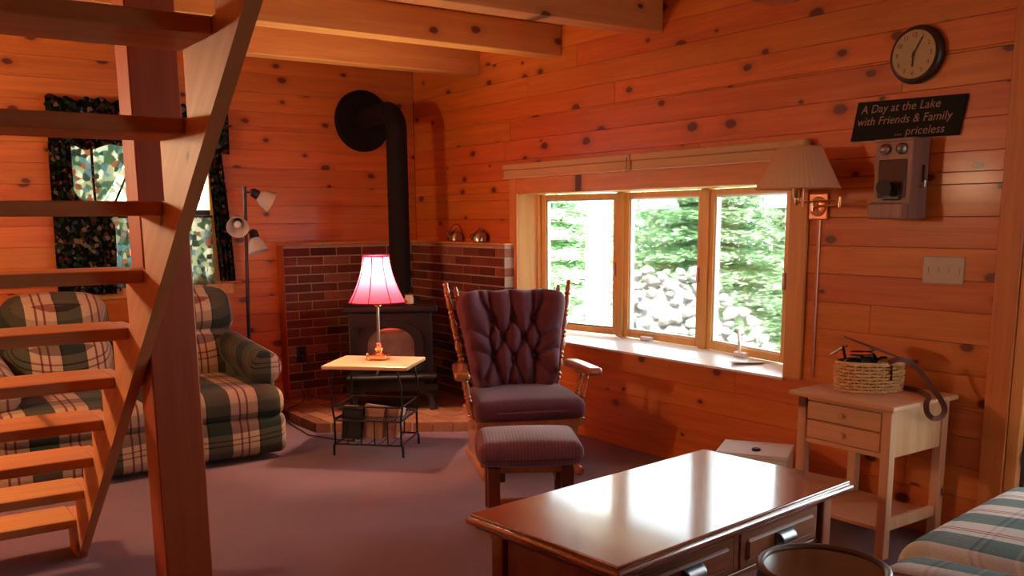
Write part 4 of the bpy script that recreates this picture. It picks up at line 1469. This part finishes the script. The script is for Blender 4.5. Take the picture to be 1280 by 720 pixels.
B().box(lx0 - 0.014, -ly + 0.021, 0.425, lx0 + 0.014, ly - 0.021, 0.445, 0.002).make('front_rail', m_tabley, STB, smooth=False)
B().box(lx0 - 0.014, -ly + 0.021, 0.612, lx0 + 0.014, ly - 0.021, 0.628, 0.002).make('front_rail', m_tabley, STB, smooth=False)
B().box(lx0 - 0.012, -ly + 0.012, 0.115, lx1 + 0.012, ly - 0.012, 0.133, 0.002).make('shelf', m_tabley, STB, smooth=False)
for (za, zb) in ((0.448, 0.526), (0.531, 0.609)):
    d = B().box(lx0 - 0.017, -ly + 0.026, za, lx0 + 0.30, ly - 0.026, zb, 0.003).make('drawer', m_tabley, STB, smooth=False)
    B().turn((lx0 - 0.017, 0, (za + zb) / 2), (lx0 - 0.038, 0, (za + zb) / 2), [(0, 0.007), (0.35, 0.006), (0.55, 0.013), (0.85, 0.013), (1, 0.006)], 12).make('knob', m_tabley, d)

CR = thing('wicker_creel', 'wicker creel basket with lid ajar and leather strap on the pine table', 'basket', (-0.235, -4.335, 0.651), rad(-35))
# body: kidney-ish oval, woven rows
bw, bd, bh = 0.138, 0.088, 0.125


def oval(a, z, k=1.0):
    g = 1.0 - 0.10 * (z / bh - 0.45) ** 2 + 0.02 * (z / bh)
    return Vector((bw * g * k * math.cos(a), bd * g * k * math.sin(a), z))


rows = 9
b = B()
for r in range(rows):
    z = 0.006 + (bh - 0.012) * r / (rows - 1)
    pts = []
    n = 72
    for i in range(n + 1):
        a = 2 * PI * i / n
        k = 1.0 + 0.06 * math.cos(14 * a + (PI if r % 2 else 0))
        pts.append(oval(a, z, k))
    b.tube(pts, 0.0062, 6)
wv_ = b.make('weave', m_wicker, CR)
wv_['kind'] = 'stuff'
b = B()
for i in range(28):
    a = 2 * PI * i / 28
    b.tube([oval(a, z_) for z_ in (0.0, bh * 0.35, bh * 0.7, bh)], 0.0032, 5)
o = b.make('stakes', m_wicker, CR)
o['kind'] = 'stuff'
b = B()
b.skin([[b.bm.verts.new(oval(2 * PI * i / 40, z_, 0.93)) for i in range(40)] for z_ in (0.004, bh * 0.5, bh * 0.8)], cap=True)
b.make('lining', m_void, CR)
B().tube([oval(2 * PI * i / 48, bh, 1.0) for i in range(49)], 0.0065, 8).make('rim', m_wicker, CR)
# dark contents: reel and coiled line
rl = thing('fishing_reel', 'dark fishing reel and coiled line lying in the wicker creel', 'reel', (-0.245, -4.325, 0.752), rad(-35))
B().turn((-0.035, 0, 0.02), (0.035, 0, 0.02), [(0, 0.036), (0.2, 0.036), (0.25, 0.026), (0.75, 0.026), (0.8, 0.036), (1, 0.036)], 20).make('spool', m_black, rl)
B().tube([(0.05 * math.cos(k * 0.5) - 0.02, 0.035 * math.sin(k * 0.5), 0.03 + 0.0012 * k) for k in range(40)], 0.0025, 5).make('line', m_brown, rl)
B().sphere((-0.06, 0.0, 0.02), 0.03, 10, (1.2, 1, 0.8)).make('grip', m_black, rl)
B().tube([(0.02, -0.03, 0.03), (0.06, -0.02, 0.045), (0.085, 0.0, 0.04)], 0.006, 6).make('crank', m_black, rl)
# lid: hinged at the back, tipped open
Tl = Matrix.Translation((bw * 0.98, 0, bh + 0.008)) @ Matrix.Rotation(rad(21), 4, 'Y')
b = B()
lp = [(-bw * (1.0 + math.cos(2 * PI * i / 40)), bd * math.sin(2 * PI * i / 40), 0) for i in range(40)]
va = [b.bm.verts.new(Tl @ Vector(p)) for p in lp]
vb = [b.bm.verts.new(Tl @ (Vector(p) + Vector((0, 0, 0.008)))) for p in lp]
for i in range(40):
    j = (i + 1) % 40
    b.bm.faces.new((va[i], va[j], vb[j], vb[i]))
b.bm.faces.new(list(reversed(va)))
b.bm.faces.new(vb)
b.make('lid', m_leather, CR)
# leather fittings
b = B()
for a in (-1.15,):
    pts = [oval(a, z_, 1.06) for z_ in (bh * 0.98, bh * 0.75, bh * 0.45)]
    b.tube(pts, 0.014, 6, 0.003)
b.make('buckle_tab', m_leather, CR)
# shoulder strap: out over the near side of the table and hanging in a loop
sp = [(-0.285, -4.455, 0.790), (-0.255, -4.49, 0.806), (-0.215, -4.525, 0.785), (-0.19, -4.565, 0.735), (-0.185, -4.60, 0.690), (-0.175, -4.632, 0.650), (-0.16, -4.645, 0.605), (-0.185, -4.645, 0.578), (-0.245, -4.645, 0.580), (-0.290, -4.645, 0.612), (-0.290, -4.640, 0.648), (-0.25, -4.625, 0.664), (-0.19, -4.57, 0.663), (-0.12, -4.49, 0.660), (-0.11, -4.42, 0.660)]
sv = [Vector(p) for p in sp]
cv = []
for i in range(len(sv) - 1):
    p0, p1, p2, p3 = sv[max(i - 1, 0)], sv[i], sv[i + 1], sv[min(i + 2, len(sv) - 1)]
    for k in range(4):
        t_ = k / 4
        cv.append(0.5 * ((2 * p1) + (p2 - p0) * t_ + (2 * p0 - 5 * p1 + 4 * p2 - p3) * t_ ** 2 + (3 * p1 - p0 - 3 * p2 + p3) * t_ ** 3))
cv.append(sv[-1])
inv = Matrix.LocRotScale(CR.location, CR.rotation_euler, None).inverted()
b = B()
vr = []
for i, p in enumerate(cv):
    d = (cv[min(i + 1, len(cv) - 1)] - cv[max(i - 1, 0)]).normalized()
    side = d.cross(Vector((-1, -0.35, 0.25))).normalized()
    nn = d.cross(side)
    vr.append([b.bm.verts.new(inv @ (p + side * sx * 0.011 + nn * sn * 0.0015)) for sx, sn in ((-1, -1), (1, -1), (1, 1), (-1, 1))])
b.skin(vr)
bmesh.ops.recalc_face_normals(b.bm, faces=b.bm.faces)
b.make('shoulder_strap', m_leather, CR)
# rod ferrule / handle sticking up at the left
rd = thing('rod_handle', 'silver rod handle sticking out of the creel at an angle', 'handle', (-0.275, -4.245, 0.765))
B().tube([(0, 0, 0), (-0.02, 0.005, 0.075)], 0.006, 8).make('shaft', m_brown, rd)
B().tube([(-0.012, -0.01, 0.078), (-0.035, 0.055, 0.03)], 0.0055, 8).make('bar', m_pewter, rd)

WB = thing('white_box', 'flat white box with dark round knob on the floor behind the coffee table', 'box', (-0.315, -3.80, 0.0), rad(-58))
B().box(-0.165, -0.13, 0.0, 0.165, 0.13, 0.275, 0.004).make('body', m_box, WB, smooth=False)
B().box(-0.168, -0.133, 0.275, 0.168, 0.133, 0.298, 0.003).make('lid', m_box, WB, smooth=False)
B().lathe((0.01, -0.05, 0.298), [(0.02, 0), (0.022, 0.006), (0.018, 0.012), (0.004, 0.014)], 16).make('knob', m_black, WB)

# ================================================================== WALL THINGS ON THE RIGHT
# frame of a wall item on the right wall: local x -> -Y (viewer's right), local y -> Z up, local z -> -X (into room)


def WM(y, z, x=0.0, roll_=0.0):
    m = Matrix(((0, 0, -1, x), (-1, 0, 0, y), (0, 1, 0, z), (0, 0, 0, 1)))
    return m @ Matrix.Rotation(roll_, 4, 'Z')


def wthing(name, label, cat, y, z, x=0.0, roll_=0.0):
    o = bpy.data.objects.new(name, None)
    COL.objects.link(o)
    o.matrix_world = WM(y, z, x, roll_)
    return tag(o, label, cat)


CK = wthing('wall_clock', 'round wall clock with dark frame and cream face', 'clock', -4.328, 2.062, -0.001)
B().turn((0, 0, 0), (0, 0, 0.042), [(0, 0.117), (0.5, 0.119), (0.85, 0.113), (1.0, 0.104)], 48).make('frame', m_brown, CK)
m_face = plain('cream_clock_face', (0.46, 0.34, 0.16), 0.5, var=0.08)
B().turn((0, 0, 0.036), (0, 0, 0.0432), [(0, 0.098), (1, 0.098)], 48).make('face', m_face, CK)
m_ink = plain('brown_ink', (0.16, 0.05, 0.03), 0.6)
for h in range(1, 13):
    a = PI / 2 - 2 * PI * h / 12
    text('numeral', str(h), 0.026, m_ink, CK, Matrix.Translation((0.077 * math.cos(a), 0.077 * math.sin(a), 0.0437)), 0, 'CENTER', 0.0003)
for (nm, a, L, w) in (('hour_hand', PI / 2 - rad(182), 0.050, 0.0035), ('minute_hand', PI / 2 - rad(30), 0.074, 0.0028)):
    B().box(-0.012, -w, 0.0455, L, w, 0.047, M=Matrix.Rotation(a, 4, 'Z')).make(nm, m_black, CK, smooth=False)
B().cyl((0, 0, 0.043), (0, 0, 0.0485), 0.005).make('hub', m_black, CK)

SG = wthing('lettered_sign', 'black slate sign lettered A Day at the Lake above the telephone', 'sign', -4.295, 1.806, -0.001, rad(-0.6))
b = B()
poly = [(-0.268, -0.082), (0.236, -0.084), (0.262, 0.078), (-0.240, 0.086)]
va = [b.bm.verts.new((x_, y_, 0.0)) for x_, y_ in poly]
vb = [b.bm.verts.new((x_, y_, 0.016)) for x_, y_ in poly]
for i in range(4):
    j = (i + 1) % 4
    b.bm.faces.new((va[i], va[j], vb[j], vb[i]))
b.bm.faces.new(list(reversed(va)))
b.bm.faces.new(vb)
m_slate = plain('black_slate', (0.010, 0.010, 0.010), 0.7, spec=0.2)
b.make('board', m_slate, SG, smooth=False)
m_letter = plain('tan_lettering', (0.36, 0.22, 0.15), 0.6, var=0.03)
for (tx, xx, yy, sz) in (('A Day at the Lake', -0.222, 0.050, 0.047), ('with Friends & Family', -0.240, -0.002, 0.047), ('... priceless', -0.05, -0.054, 0.047)):
    o = text('lettering', tx, sz * 1.05, m_letter, SG, Matrix.Translation((xx, yy, 0.0165)), 0.22, sp=1.03)

PH = wthing('antique_telephone', 'antique oak wall telephone with two bells under the sign', 'telephone', -4.318, 1.545, -0.001)
m_phone = wood('phone_oak', (0.22, 0.10, 0.07), (0.34, 0.165, 0.11), 'Y', 0.0, 0.4, tone=0.02)
m_phoned = plain('phone_dark_panel', (0.12, 0.062, 0.052), 0.6, spec=0.2)
B().box(-0.088, -0.165, 0.0, 0.088, 0.165, 0.125, 0.004).make('case', m_phone, PH, smooth=False)
B().box(-0.092, 0.158, 0.0, 0.092, 0.172, 0.132, 0.003).make('top_trim', m_phone, PH, smooth=False)
B().box(-0.066, -0.075, 0.124, 0.066, 0.085, 0.134, 0.005).make('front_panel', m_phoned, PH, smooth=False)
for s in (-1, 1):
    B().turn((s * 0.038, 0.128, 0.125), (s * 0.038, 0.128, 0.152), [(0, 0.004), (0.3, 0.024), (0.6, 0.021), (0.9, 0.010), (1, 0.003)], 20).make('bell', m_pewter if s > 0 else m_steel, PH)
B().turn((0, -0.025, 0.132), (0, -0.035, 0.185), [(0, 0.018), (0.5, 0.018), (0.6, 0.022), (1, 0.036)], 20).make('mouthpiece', m_black, PH)
B().box(-0.035, -0.085, 0.13, 0.045, -0.035, 0.142, 0.004).make('mouthpiece_base', m_black, PH, smooth=False)
B().box(-0.084, -0.165, 0.122, 0.084, -0.095, 0.165, 0.008, 2).make('writing_shelf', m_phone, PH)
B().turn((-0.108, -0.115, 0.06), (-0.106, 0.02, 0.06), [(0, 0.026), (0.15, 0.026), (0.25, 0.012), (0.8, 0.011), (1, 0.014)], 14).make('earpiece', m_black, PH)
B().tube([(-0.088, 0.02, 0.06), (-0.106, 0.025, 0.06), (-0.112, 0.04, 0.06)], 0.005, 6).make('hook', m_steel, PH)
B().tube([(0.088, -0.03, 0.06), (0.108, -0.03, 0.06), (0.11, -0.005, 0.06)], 0.006, 6).make('crank', m_steel, PH)
B().box(0.0885, -0.01, 0.035, 0.0925, 0.06, 0.05).make('hinge', m_brown, PH, smooth=False)

SP = wthing('switch_plate', 'ivory four-gang light switch plate on the pine wall', 'switch', -4.504, 1.165, 0.0)
B().box(-0.093, -0.058, 0.0, 0.093, 0.058, 0.006, 0.003).make('plate', m_plastic, SP, smooth=False)
for k in range(4):
    xx = -0.069 + 0.046 * k
    B().box(xx - 0.005, -0.012, 0.005, xx + 0.005, 0.012, 0.009).make('toggle', m_plastic, SP, smooth=False)

# swing-arm wall lamp
SN = wthing('swing_arm_lamp', 'brass swing-arm wall lamp with tan pleated shade by the window', 'lamp', -3.868, 1.44, -0.001)
B().box(-0.053, -0.062, 0.0, 0.053, 0.062, 0.016, 0.006, 2).make('wall_plate', m_copper, SN)
B().turn((0, 0, 0.014), (0, 0, 0.03), [(0, 0.048), (0.5, 0.045), (1, 0.025)], 24).make('rosette', m_copper, SN)
B().tube([(0, 0, 0.02), (0, 0, 0.05)], 0.011, 10).make('stub', m_brass, SN)
B().tube([(0, -0.022, 0.05), (0, 0.03, 0.05)], 0.008, 10).make('pivot', m_brass, SN)
J = Vector((0.19, 0.018, 0.115))
B().tube([(0, 0.0, 0.05), J + Vector((0, -0.012, 0))], 0.005, 8).make('arm', m_brass, SN)
B().tube([J + Vector((0, -0.024, 0)), J + Vector((0, 0.022, 0))], 0.007, 10).make('joint', m_brass, SN)
E_ = Vector((0.025, 0.018, 0.205))
B().tube([J + Vector((0, 0.008, 0)), E_], 0.0045, 8).make('arm', m_brass, SN)
B().turn(E_ + Vector((0, -0.012, 0)), E_ + Vector((0, 0.085, 0)), [(0, 0.006), (0.1, 0.012), (0.3, 0.012), (0.4, 0.02), (0.95, 0.022), (1, 0.016)], 16).make('socket', m_brass, SN)
B().tube([E_ + Vector((0.03, -0.02, 0)), E_ + Vector((0.03, 0.06, 0))], 0.006, 8).make('switch_stem', m_copper, SN)
b = B()
rings = []
zb, zt = 0.062, 0.245
nn = 96
for j in range(7):
    t_ = j / 6
    r = 0.188 + (0.098 - 0.188) * t_
    rings.append([b.bm.verts.new(E_ + Vector((r * (1 + (0.008 if i % 2 else -0.008)) * math.cos(2 * PI * i / nn), zb + (zt - zb) * t_, r * (1 + (0.008 if i % 2 else -0.008)) * math.sin(2 * PI * i / nn)))) for i in range(nn)])
b.skin(rings, cap=False)
so = b.make('lamp_shade', m_shade, SN, angle=25)
for (yy, r) in ((zb, 0.188), (zt, 0.098)):
    B().tube([E_ + Vector((r * math.cos(2 * PI * i / 40), yy, r * math.sin(2 * PI * i / 40))) for i in range(41)], 0.0035, 6).make('shade_trim', m_shade, so)
b = B()
for k in range(3):
    a = 2 * PI * k / 3
    b.tube([E_ + Vector((0, zt - 0.02, 0)), E_ + Vector((0.098 * math.cos(a), zt - 0.004, 0.098 * math.sin(a)))], 0.002, 6)
b.make('spider', m_brass, so)
B().tube([(0.004, -0.062, 0.006), (0.004, -0.82, 0.006)], 0.008, 8).make('cord_cover', m_copper, SN)

# items on the white sill
t = thing('sill_booklet', 'thin booklet lying open on the white window sill', 'booklet', (0.11, -3.37, 0.622), rad(-60))
B().box(-0.09, -0.035, 0.0, 0.0, 0.035, 0.006, 0.001).make('cover', m_box, t, smooth=False)
B().box(0.0, -0.035, 0.0, 0.09, 0.035, 0.004, 0.001, M=Matrix.Rotation(rad(-4), 4, 'Y')).make('page', m_paper, t, smooth=False)

# ================================================================== SOFA (back left)
SF = thing('plaid_loveseat', 'green and tan plaid reclining loveseat behind the stairs', 'sofa', (-2.52, -0.95, 0))
# local: x across, front is -y; world = local + (-2.52, -0.95)
hx = 0.775
B().box(-hx + 0.10, -0.36, 0.03, hx - 0.10, 0.42, 0.24, 0.02, 2).make('base', m_plaid, SF)
for i, s in enumerate((-1, 1)):
    xc = s * 0.30
    wd = 0.62 if s > 0 else 0.60
    B().pillow((s * 0.385, -0.10, 0.335), (0.765, 0.90, 0.19), 0.075, 8, (0, 0, 0.025)).make('seat_cushion', m_plaid, SF)
    B().pillow((s * 0.385, -0.46, 0.155), (0.765, 0.16, 0.245), 0.05, 8, (0, 0.02, 0)).make('footrest', m_plaid, SF)
    Tb = Matrix.Translation((-0.30 if s < 0 else 0.455, 0.25, 0.36)) @ Matrix.Rotation(rad(-12), 4, 'X')
    bk = B().pillow((0, 0, 0.17), (wd, 0.22, 0.36), 0.09, 8, (0, 0.05, 0), M=Tb)
    bk.make('back_cushion', m_plaid, SF)
    bk = B().pillow((0, 0.01, 0.46), (wd, 0.24, 0.30), 0.11, 8, (0, 0.05, 0.03), M=Tb)
    bk.make('head_cushion', m_plaid, SF)
    # arm: upright slab with a rolled top
    xa = s * 0.70
    B().box(xa - 0.065, -0.38, 0.04, xa + 0.065, 0.30, 0.52, 0.02, 2).make('arm_panel', m_plaid, SF)
    B().turn((xa, -0.42, 0.525), (xa, 0.32, 0.60), [(0, 0.075), (0.02, 0.098), (0.06, 0.105), (0.9, 0.10), (1, 0.06)], 24).make('arm_roll', m_plaid, SF)
B().box(-hx + 0.08, 0.30, 0.05, hx - 0.08, 0.52, 0.72, 0.05, 3).make('back_frame', m_plaid, SF)
for (x_, y_) in ((-0.6, -0.3), (0.6, -0.3), (-0.6, 0.35), (0.6, 0.35)):
    B().cyl((x_, y_, 0), (x_, y_, 0.04), 0.03, seg=10).make('foot', m_black, SF)

# floor lamp between sofa and wall
FL = thing('tree_floor_lamp', 'black floor lamp with three frosted glass heads beside the sofa', 'lamp', (-1.565, -0.33, 0))
B().lathe((0, 0, 0), [(0.12, 0), (0.12, 0.012), (0.03, 0.025), (0.012, 0.035)], 24).make('base', m_black, FL)
B().tube([(0, 0, 0.03), (0.02, 0, 0.8), (0.045, 0, 1.625)], 0.012, 10).make('pole', m_black, FL)
heads = [((0.042, 0, 1.585), Vector((0.85, -0.15, -0.5)), 1), ((0.035, 0, 1.40), Vector((-0.32, -0.85, -0.35)), -1), ((0.028, 0, 1.315), Vector((0.15, -0.25, -0.95)), 1)]
for (p, d, s) in heads:
    d = d.normalized()
    p = Vector(p)
    q = p + Vector((s * 0.055, -0.01, 0.0))
    B().tube([p, q], 0.006, 8).make('bracket', m_black, FL)
    hd = B().turn(q - d * 0.02, q + d * 0.045, [(0, 0.015), (0.2, 0.03), (0.8, 0.034), (1, 0.028)], 16).make('head', m_black, FL)
    bb = B()
    ax, ay = axes_for(d)
    bb.skin([bb.ring(q + d * t_, ax, ay, r_, 24) for t_, r_ in ((0.04, 0.028), (0.06, 0.045), (0.085, 0.058), (0.115, 0.064), (0.14, 0.074), (0.137, 0.071), (0.112, 0.060), (0.085, 0.054), (0.06, 0.041))], cap=False)
    bb.make('glass_shade', m_frost, hd)
    B().sphere(q + d * 0.085, 0.026, 12).make('bulb', m_white, hd)

# ------------------------------------------------------------------ curtains of the back window


def cloth(name, fn, mat, parent, nu=40, nv=24, th=0.003):
    o = B().sheet(fn, nu, nv).make(name, mat, parent, angle=80)
    md = o.modifiers.new('thickness', 'SOLIDIFY')
    md.thickness = th
    md.offset = 0
    return o


t = thing('valance', 'dark leafy gathered valance across the top of the back window', 'curtain', (-2.1, -0.06, 1.9))
B().cyl((-0.58, 0, 0.225), (0.58, 0, 0.225), 0.009, seg=8).make('rod', m_black, t)


def valf(u, v):
    zt_ = 0.27 + 0.012 * math.sin(u * 70) + 0.01 * math.sin(u * 31)
    zb_ = -0.03 + 0.02 * math.sin(u * 24)
    return (-0.575 + 1.15 * u, -0.028 + 0.018 * math.sin(u * 75 + v), zt_ + (zb_ - zt_) * v)


cloth('cloth', valf, m_curtain, t, 110, 10)
t = thing('left_curtain', 'dark leafy curtain tied back left of the back window', 'curtain', (-2.1, -0.04, 0.92))


def lcur(u, v):
    # v = 0 top, 1 bottom: a narrow fall above, spreading below the tie
    z = 0.98 * (1 - v)
    k = max(0.0, min(1.0, (v - 0.30) / 0.25))
    wid = 0.13 + 0.24 * (k * k * (3 - 2 * k)) - 0.05 * max(0, v - 0.7)
    return (-0.575 + wid * u - 0.02 * v, -0.012 + 0.016 * math.sin(u * 24) * (0.6 + 0.4 * v), z)


cloth('cloth', lcur, m_curtain, t, 60, 26)
B().tube([(-0.06, -0.035, 0.95), (-0.13, -0.045, 0.76), (-0.22, -0.05, 0.58), (-0.30, -0.05, 0.50)], [0.022, 0.026, 0.024, 0.018], 8, 0.006).make('tieback', m_curtain, t)
B().tube([(-0.325, -0.03, 0.95), (-0.33, -0.035, 0.72), (-0.325, -0.03, 0.5)], [0.03, 0.026, 0.03], 8, 0.006).make('fold', m_curtain, t)
t = thing('right_curtain', 'dark leafy curtain flaring out right of the back window', 'curtain', (-2.1, -0.04, 0.97))


def rcur(u, v):
    z = 0.95 * (1 - v)
    xl = 0.545 - 0.12 - 0.03 * v
    xr = 0.575 - 0.12 * (1 - v) ** 2 * 0.2
    xl += 0.07 * v
    xr += -0.03 * (1 - v)
    return (xl + (xr - xl) * u, -0.012 + 0.014 * math.sin(u * 22) * (0.5 + 0.5 * v), z)


cloth('cloth', rcur, m_curtain, t, 36, 24)
t = thing('cafe_curtain', 'backlit printed cafe curtain across the lower window half', 'curtain', (-2.11, -0.005, 0.93))
B().cyl((-0.46, 0, 0.495), (0.46, 0, 0.495), 0.008, seg=8).make('rod', m_black, t)
cloth('cloth', lambda u, v: (-0.45 + 0.90 * u, 0.014 * math.sin(u * 60), 0.495 * (1 - v)), m_sheer, t, 90, 12)
t = thing('upper_curtain', 'backlit printed curtain behind the dark one in the upper window', 'curtain', (-2.42, 0.010, 1.46))
cloth('cloth', lambda u, v: (-0.16 + (0.44 - 0.28 * v ** 1.3) * u, 0.006 * math.sin(u * 40), 0.48 * (1 - v)), m_sheer, t, 40, 12)

# ================================================================== NEAR COUCH (lower right) AND DRUM TABLE
CH = thing('plaid_couch', 'teal and cream plaid couch at the lower right corner', 'sofa', (-0.98, -5.62, 0), rad(7.5))
# local: seat faces +y; front edge at y = +0.46
hx = 0.98
B().box(-0.58, -0.42, 0.05, 0.62, 0.40, 0.26, 0.02, 2).make('base', m_plaid2, CH)
B().pillow((0.165, 0.06, 0.345), (0.95, 0.86, 0.20), 0.085, 10, (0, 0, 0.03)).make('seat_cushion', m_plaid2, CH)
B().pillow((-0.455, -0.005, 0.345), (0.285, 0.90, 0.20), 0.09, 10, (0, 0, 0.03)).make('arm_pad', m_plaid2, CH)
B().box(-0.60, -0.62, 0.05, 0.64, -0.40, 0.55, 0.05, 3).make('back_frame', m_plaid2, CH)
for (x_, y_) in ((-0.5, 0.33), (0.55, 0.33), (-0.5, -0.35), (0.55, -0.35)):
    B().cyl((x_, y_, 0), (x_, y_, 0.06), 0.03, seg=10).make('foot', m_black, CH)

DT = thing('drum_table', 'round dark drum table with glossy smoked top at the bottom edge', 'table', (-1.795, -5.27, 0))
B().lathe((0, 0, 0), [(0.175, 0.0), (0.18, 0.02), (0.178, 0.30), (0.168, 0.46), (0.160, 0.488)], 48).make('drum', m_drum, DT)
B().tube([(0.160 * math.cos(2 * PI * i / 56), 0.160 * math.sin(2 * PI * i / 56), 0.492) for i in range(57)], 0.010, 10).make('rim', m_rim, DT)
B().lathe((0, 0, 0.486), [(0.155, 0), (0.155, 0.007)], 48).make('glass_top', m_smoke, DT)

# ================================================================== OUTDOORS
struct('ground', B().box(-14, -16, -0.55, 26, 22, -0.35), m_ground, 'forest floor outside the cabin')


def foliage_mesh(name, mat, n, seed, kind):
    g = random.Random(seed)
    vs, fs = [], []
    for _ in range(n):
        if kind == 'conifer':
            z = g.random() ** 0.9
            rmax = (1 - z) * 1.0 + 0.05
            # boughs in tiers: leaves lie along drooping branches
            tier = math.floor(z * 11) / 11
            a = math.floor(g.random() * 11) / 11 * 2 * PI + tier * 37
            r = rmax * g.random() ** 0.6
            c = Vector((r * math.cos(a) + g.gauss(0, 0.07), r * math.sin(a) + g.gauss(0, 0.07), tier + 0.07 - 0.10 * r + g.gauss(0, 0.010)))
            sz = 0.042 * g.uniform(0.6, 1.3)
            nrm = Vector((g.gauss(0, 0.45), g.gauss(0, 0.45), 1)).normalized()
        else:
            u = Vector((g.gauss(0, 1), g.gauss(0, 1), g.gauss(0, 1))).normalized()
            cl_ = Vector((math.floor(u.x * 3) / 3, math.floor(u.y * 3) / 3, math.floor(u.z * 3) / 3)) * 0.9
            c = cl_ + Vector((g.gauss(0, 0.17), g.gauss(0, 0.17), g.gauss(0, 0.12)))
            c.z = c.z * 0.5 + 0.5
            sz = 0.035 * g.uniform(0.6, 1.3)
            nrm = Vector((g.gauss(0, 0.6), g.gauss(0, 0.6), 1)).normalized()
        ax, ay = axes_for(nrm)
        a2 = g.uniform(0, 2 * PI)
        d1 = ax * math.cos(a2) + ay * math.sin(a2)
        d2 = nrm.cross(d1)
        i0 = len(vs)
        kz = Vector((1, 1, 0.30 if kind == 'conifer' else 0.5))
        for (p, q) in ((-1, 0), (0, -0.45), (1, 0), (0, 0.45)):
            w = d1 * p * sz + d2 * q * sz
            vs.append(c + Vector((w.x, w.y, w.z * kz.z)))
        fs.append((i0, i0 + 1, i0 + 2, i0 + 3))
    me = bpy.data.meshes.new(name)
    me.from_pydata([tuple(v) for v in vs], [], fs)
    me.materials.append(mat)
    return me


fm1 = foliage_mesh('foliage', m_leaf, 30000, 3, 'conifer')
fm2 = foliage_mesh('foliage', m_leaf2, 20000, 5, 'broad')
tk = B().turn((0, 0, 0), (0, 0, 1), [(0, 0.035), (0.5, 0.022), (1, 0.004)], 8).mesh('trunk', m_trunk)


def tree(x, y, h, r, fm, label, rz, z0=-0.35, lift=0.0):
    t = thing('hemlock_tree' if fm is fm1 else 'leafy_tree', label, 'tree', (x, y, z0), rz, 'trees outside the windows')
    inst('trunk', tk, t, (0, 0, 0), (0, 0, 0), (h * 0.9, h * 0.9, h * 0.97))
    o = inst('foliage', fm, t, (0, 0, lift), (0, 0, 0), (r, r, h - lift))
    o['kind'] = 'stuff'


tree(2.9, 3.1, 2.9, 1.45, fm1, 'hemlock filling the left light of the bow window beside the birch', 0.4, lift=0.3)
tree(5.6, -0.15, 2.4, 1.25, fm1, 'low spreading hemlock at the right edge of the right light', 4.4, lift=0.05)
tree(5.0, 5.2, 3.4, 1.7, fm1, 'hemlock behind the birch, seen in the left light', 1.9, lift=0.4)
tree(6.2, 2.7, 3.3, 1.7, fm1, 'hemlock rising behind the stone pile in the middle light', 3.1, lift=0.4)
tree(8.0, 0.9, 3.4, 1.7, fm1, 'hemlock right of the stone pile, deep in the right light', 0.2, lift=0.3)
tree(7.6, 7.8, 4.2, 2.6, fm2, 'pale leafy tree far behind the left light', 2.0, lift=0.6)
tree(10.2, 4.6, 4.4, 2.6, fm2, 'pale leafy tree far behind the stone pile', 0.7, lift=0.6)
tree(12.5, 1.2, 4.6, 2.6, fm2, 'pale leafy tree far off behind the right light', 5.0, lift=0.6)
tree(-0.9, 6.0, 7.5, 2.0, fm2, 'pale leafy tree beyond the back window', 1.1, lift=0.5)
tree(-3.4, 8.0, 8.0, 2.0, fm1, 'hemlock beyond the back window, farther left', 1.3, lift=0.3)
bt = B().tube([(0, 0, -0.35), (-0.03, 0.02, 1.0), (0.05, 0.0, 2.5), (0.10, 0.05, 5.0)], [0.15, 0.13, 0.12, 0.10], 14).make('birch_trunk', m_bark, loc=(2.95, 1.16, 0))
tag(bt, 'pale birch trunk crossing the left light of the bow window', 'tree')

# stone pile
SPL = thing('stone_pile', 'heap of grey field stones outside the middle of the window', 'stone pile', (3.80, 0.70, -0.35), rad(-42))
stones = []
for s in range(6):
    g = random.Random(40 + s)
    bm = bmesh.new()
    bmesh.ops.create_icosphere(bm, subdivisions=1, radius=1.0)
    for v in bm.verts:
        v.co *= g.uniform(0.72, 1.12)
        v.co = Vector((v.co.x, v.co.y * 0.8, v.co.z * 0.62))
    me = bpy.data.meshes.new('stone')
    bm.to_mesh(me)
    bm.free()
    me.materials.append(m_stone)
    stones.append(me)
g = random.Random(11)
cnt = 0
for lay in range(13):
    z = 0.06 + lay * 0.092
    hw = 1.25 * (1 - (lay / 14.5) ** 1.6) + 0.05
    hd = 0.50 * (1 - lay / 14)
    xx = -hw
    while xx < hw:
        for yy in ((-hd, -hd + 0.22) if lay < 9 else (-hd,)):
            s = g.uniform(0.06, 0.125)
            inst('stone', stones[g.randrange(6)], SPL, (xx + g.uniform(-0.04, 0.04) - 0.25, yy + g.uniform(-0.05, 0.05), z + g.uniform(-0.03, 0.03)), (g.uniform(-0.5, 0.5), g.uniform(-0.5, 0.5), g.uniform(0, 6.28)), (s, s, s))
            cnt += 1
        xx += g.uniform(0.13, 0.21)
B().lathe((-0.25, 0.05, 0), [(1.0, 0), (0.75, 0.5), (0.45, 0.9), (0.15, 1.05)], 16).make('rubble_core', m_stone, SPL).scale = (1.0, 0.42, 1.0)
print('stones', cnt, 'objects', len(bpy.data.objects))
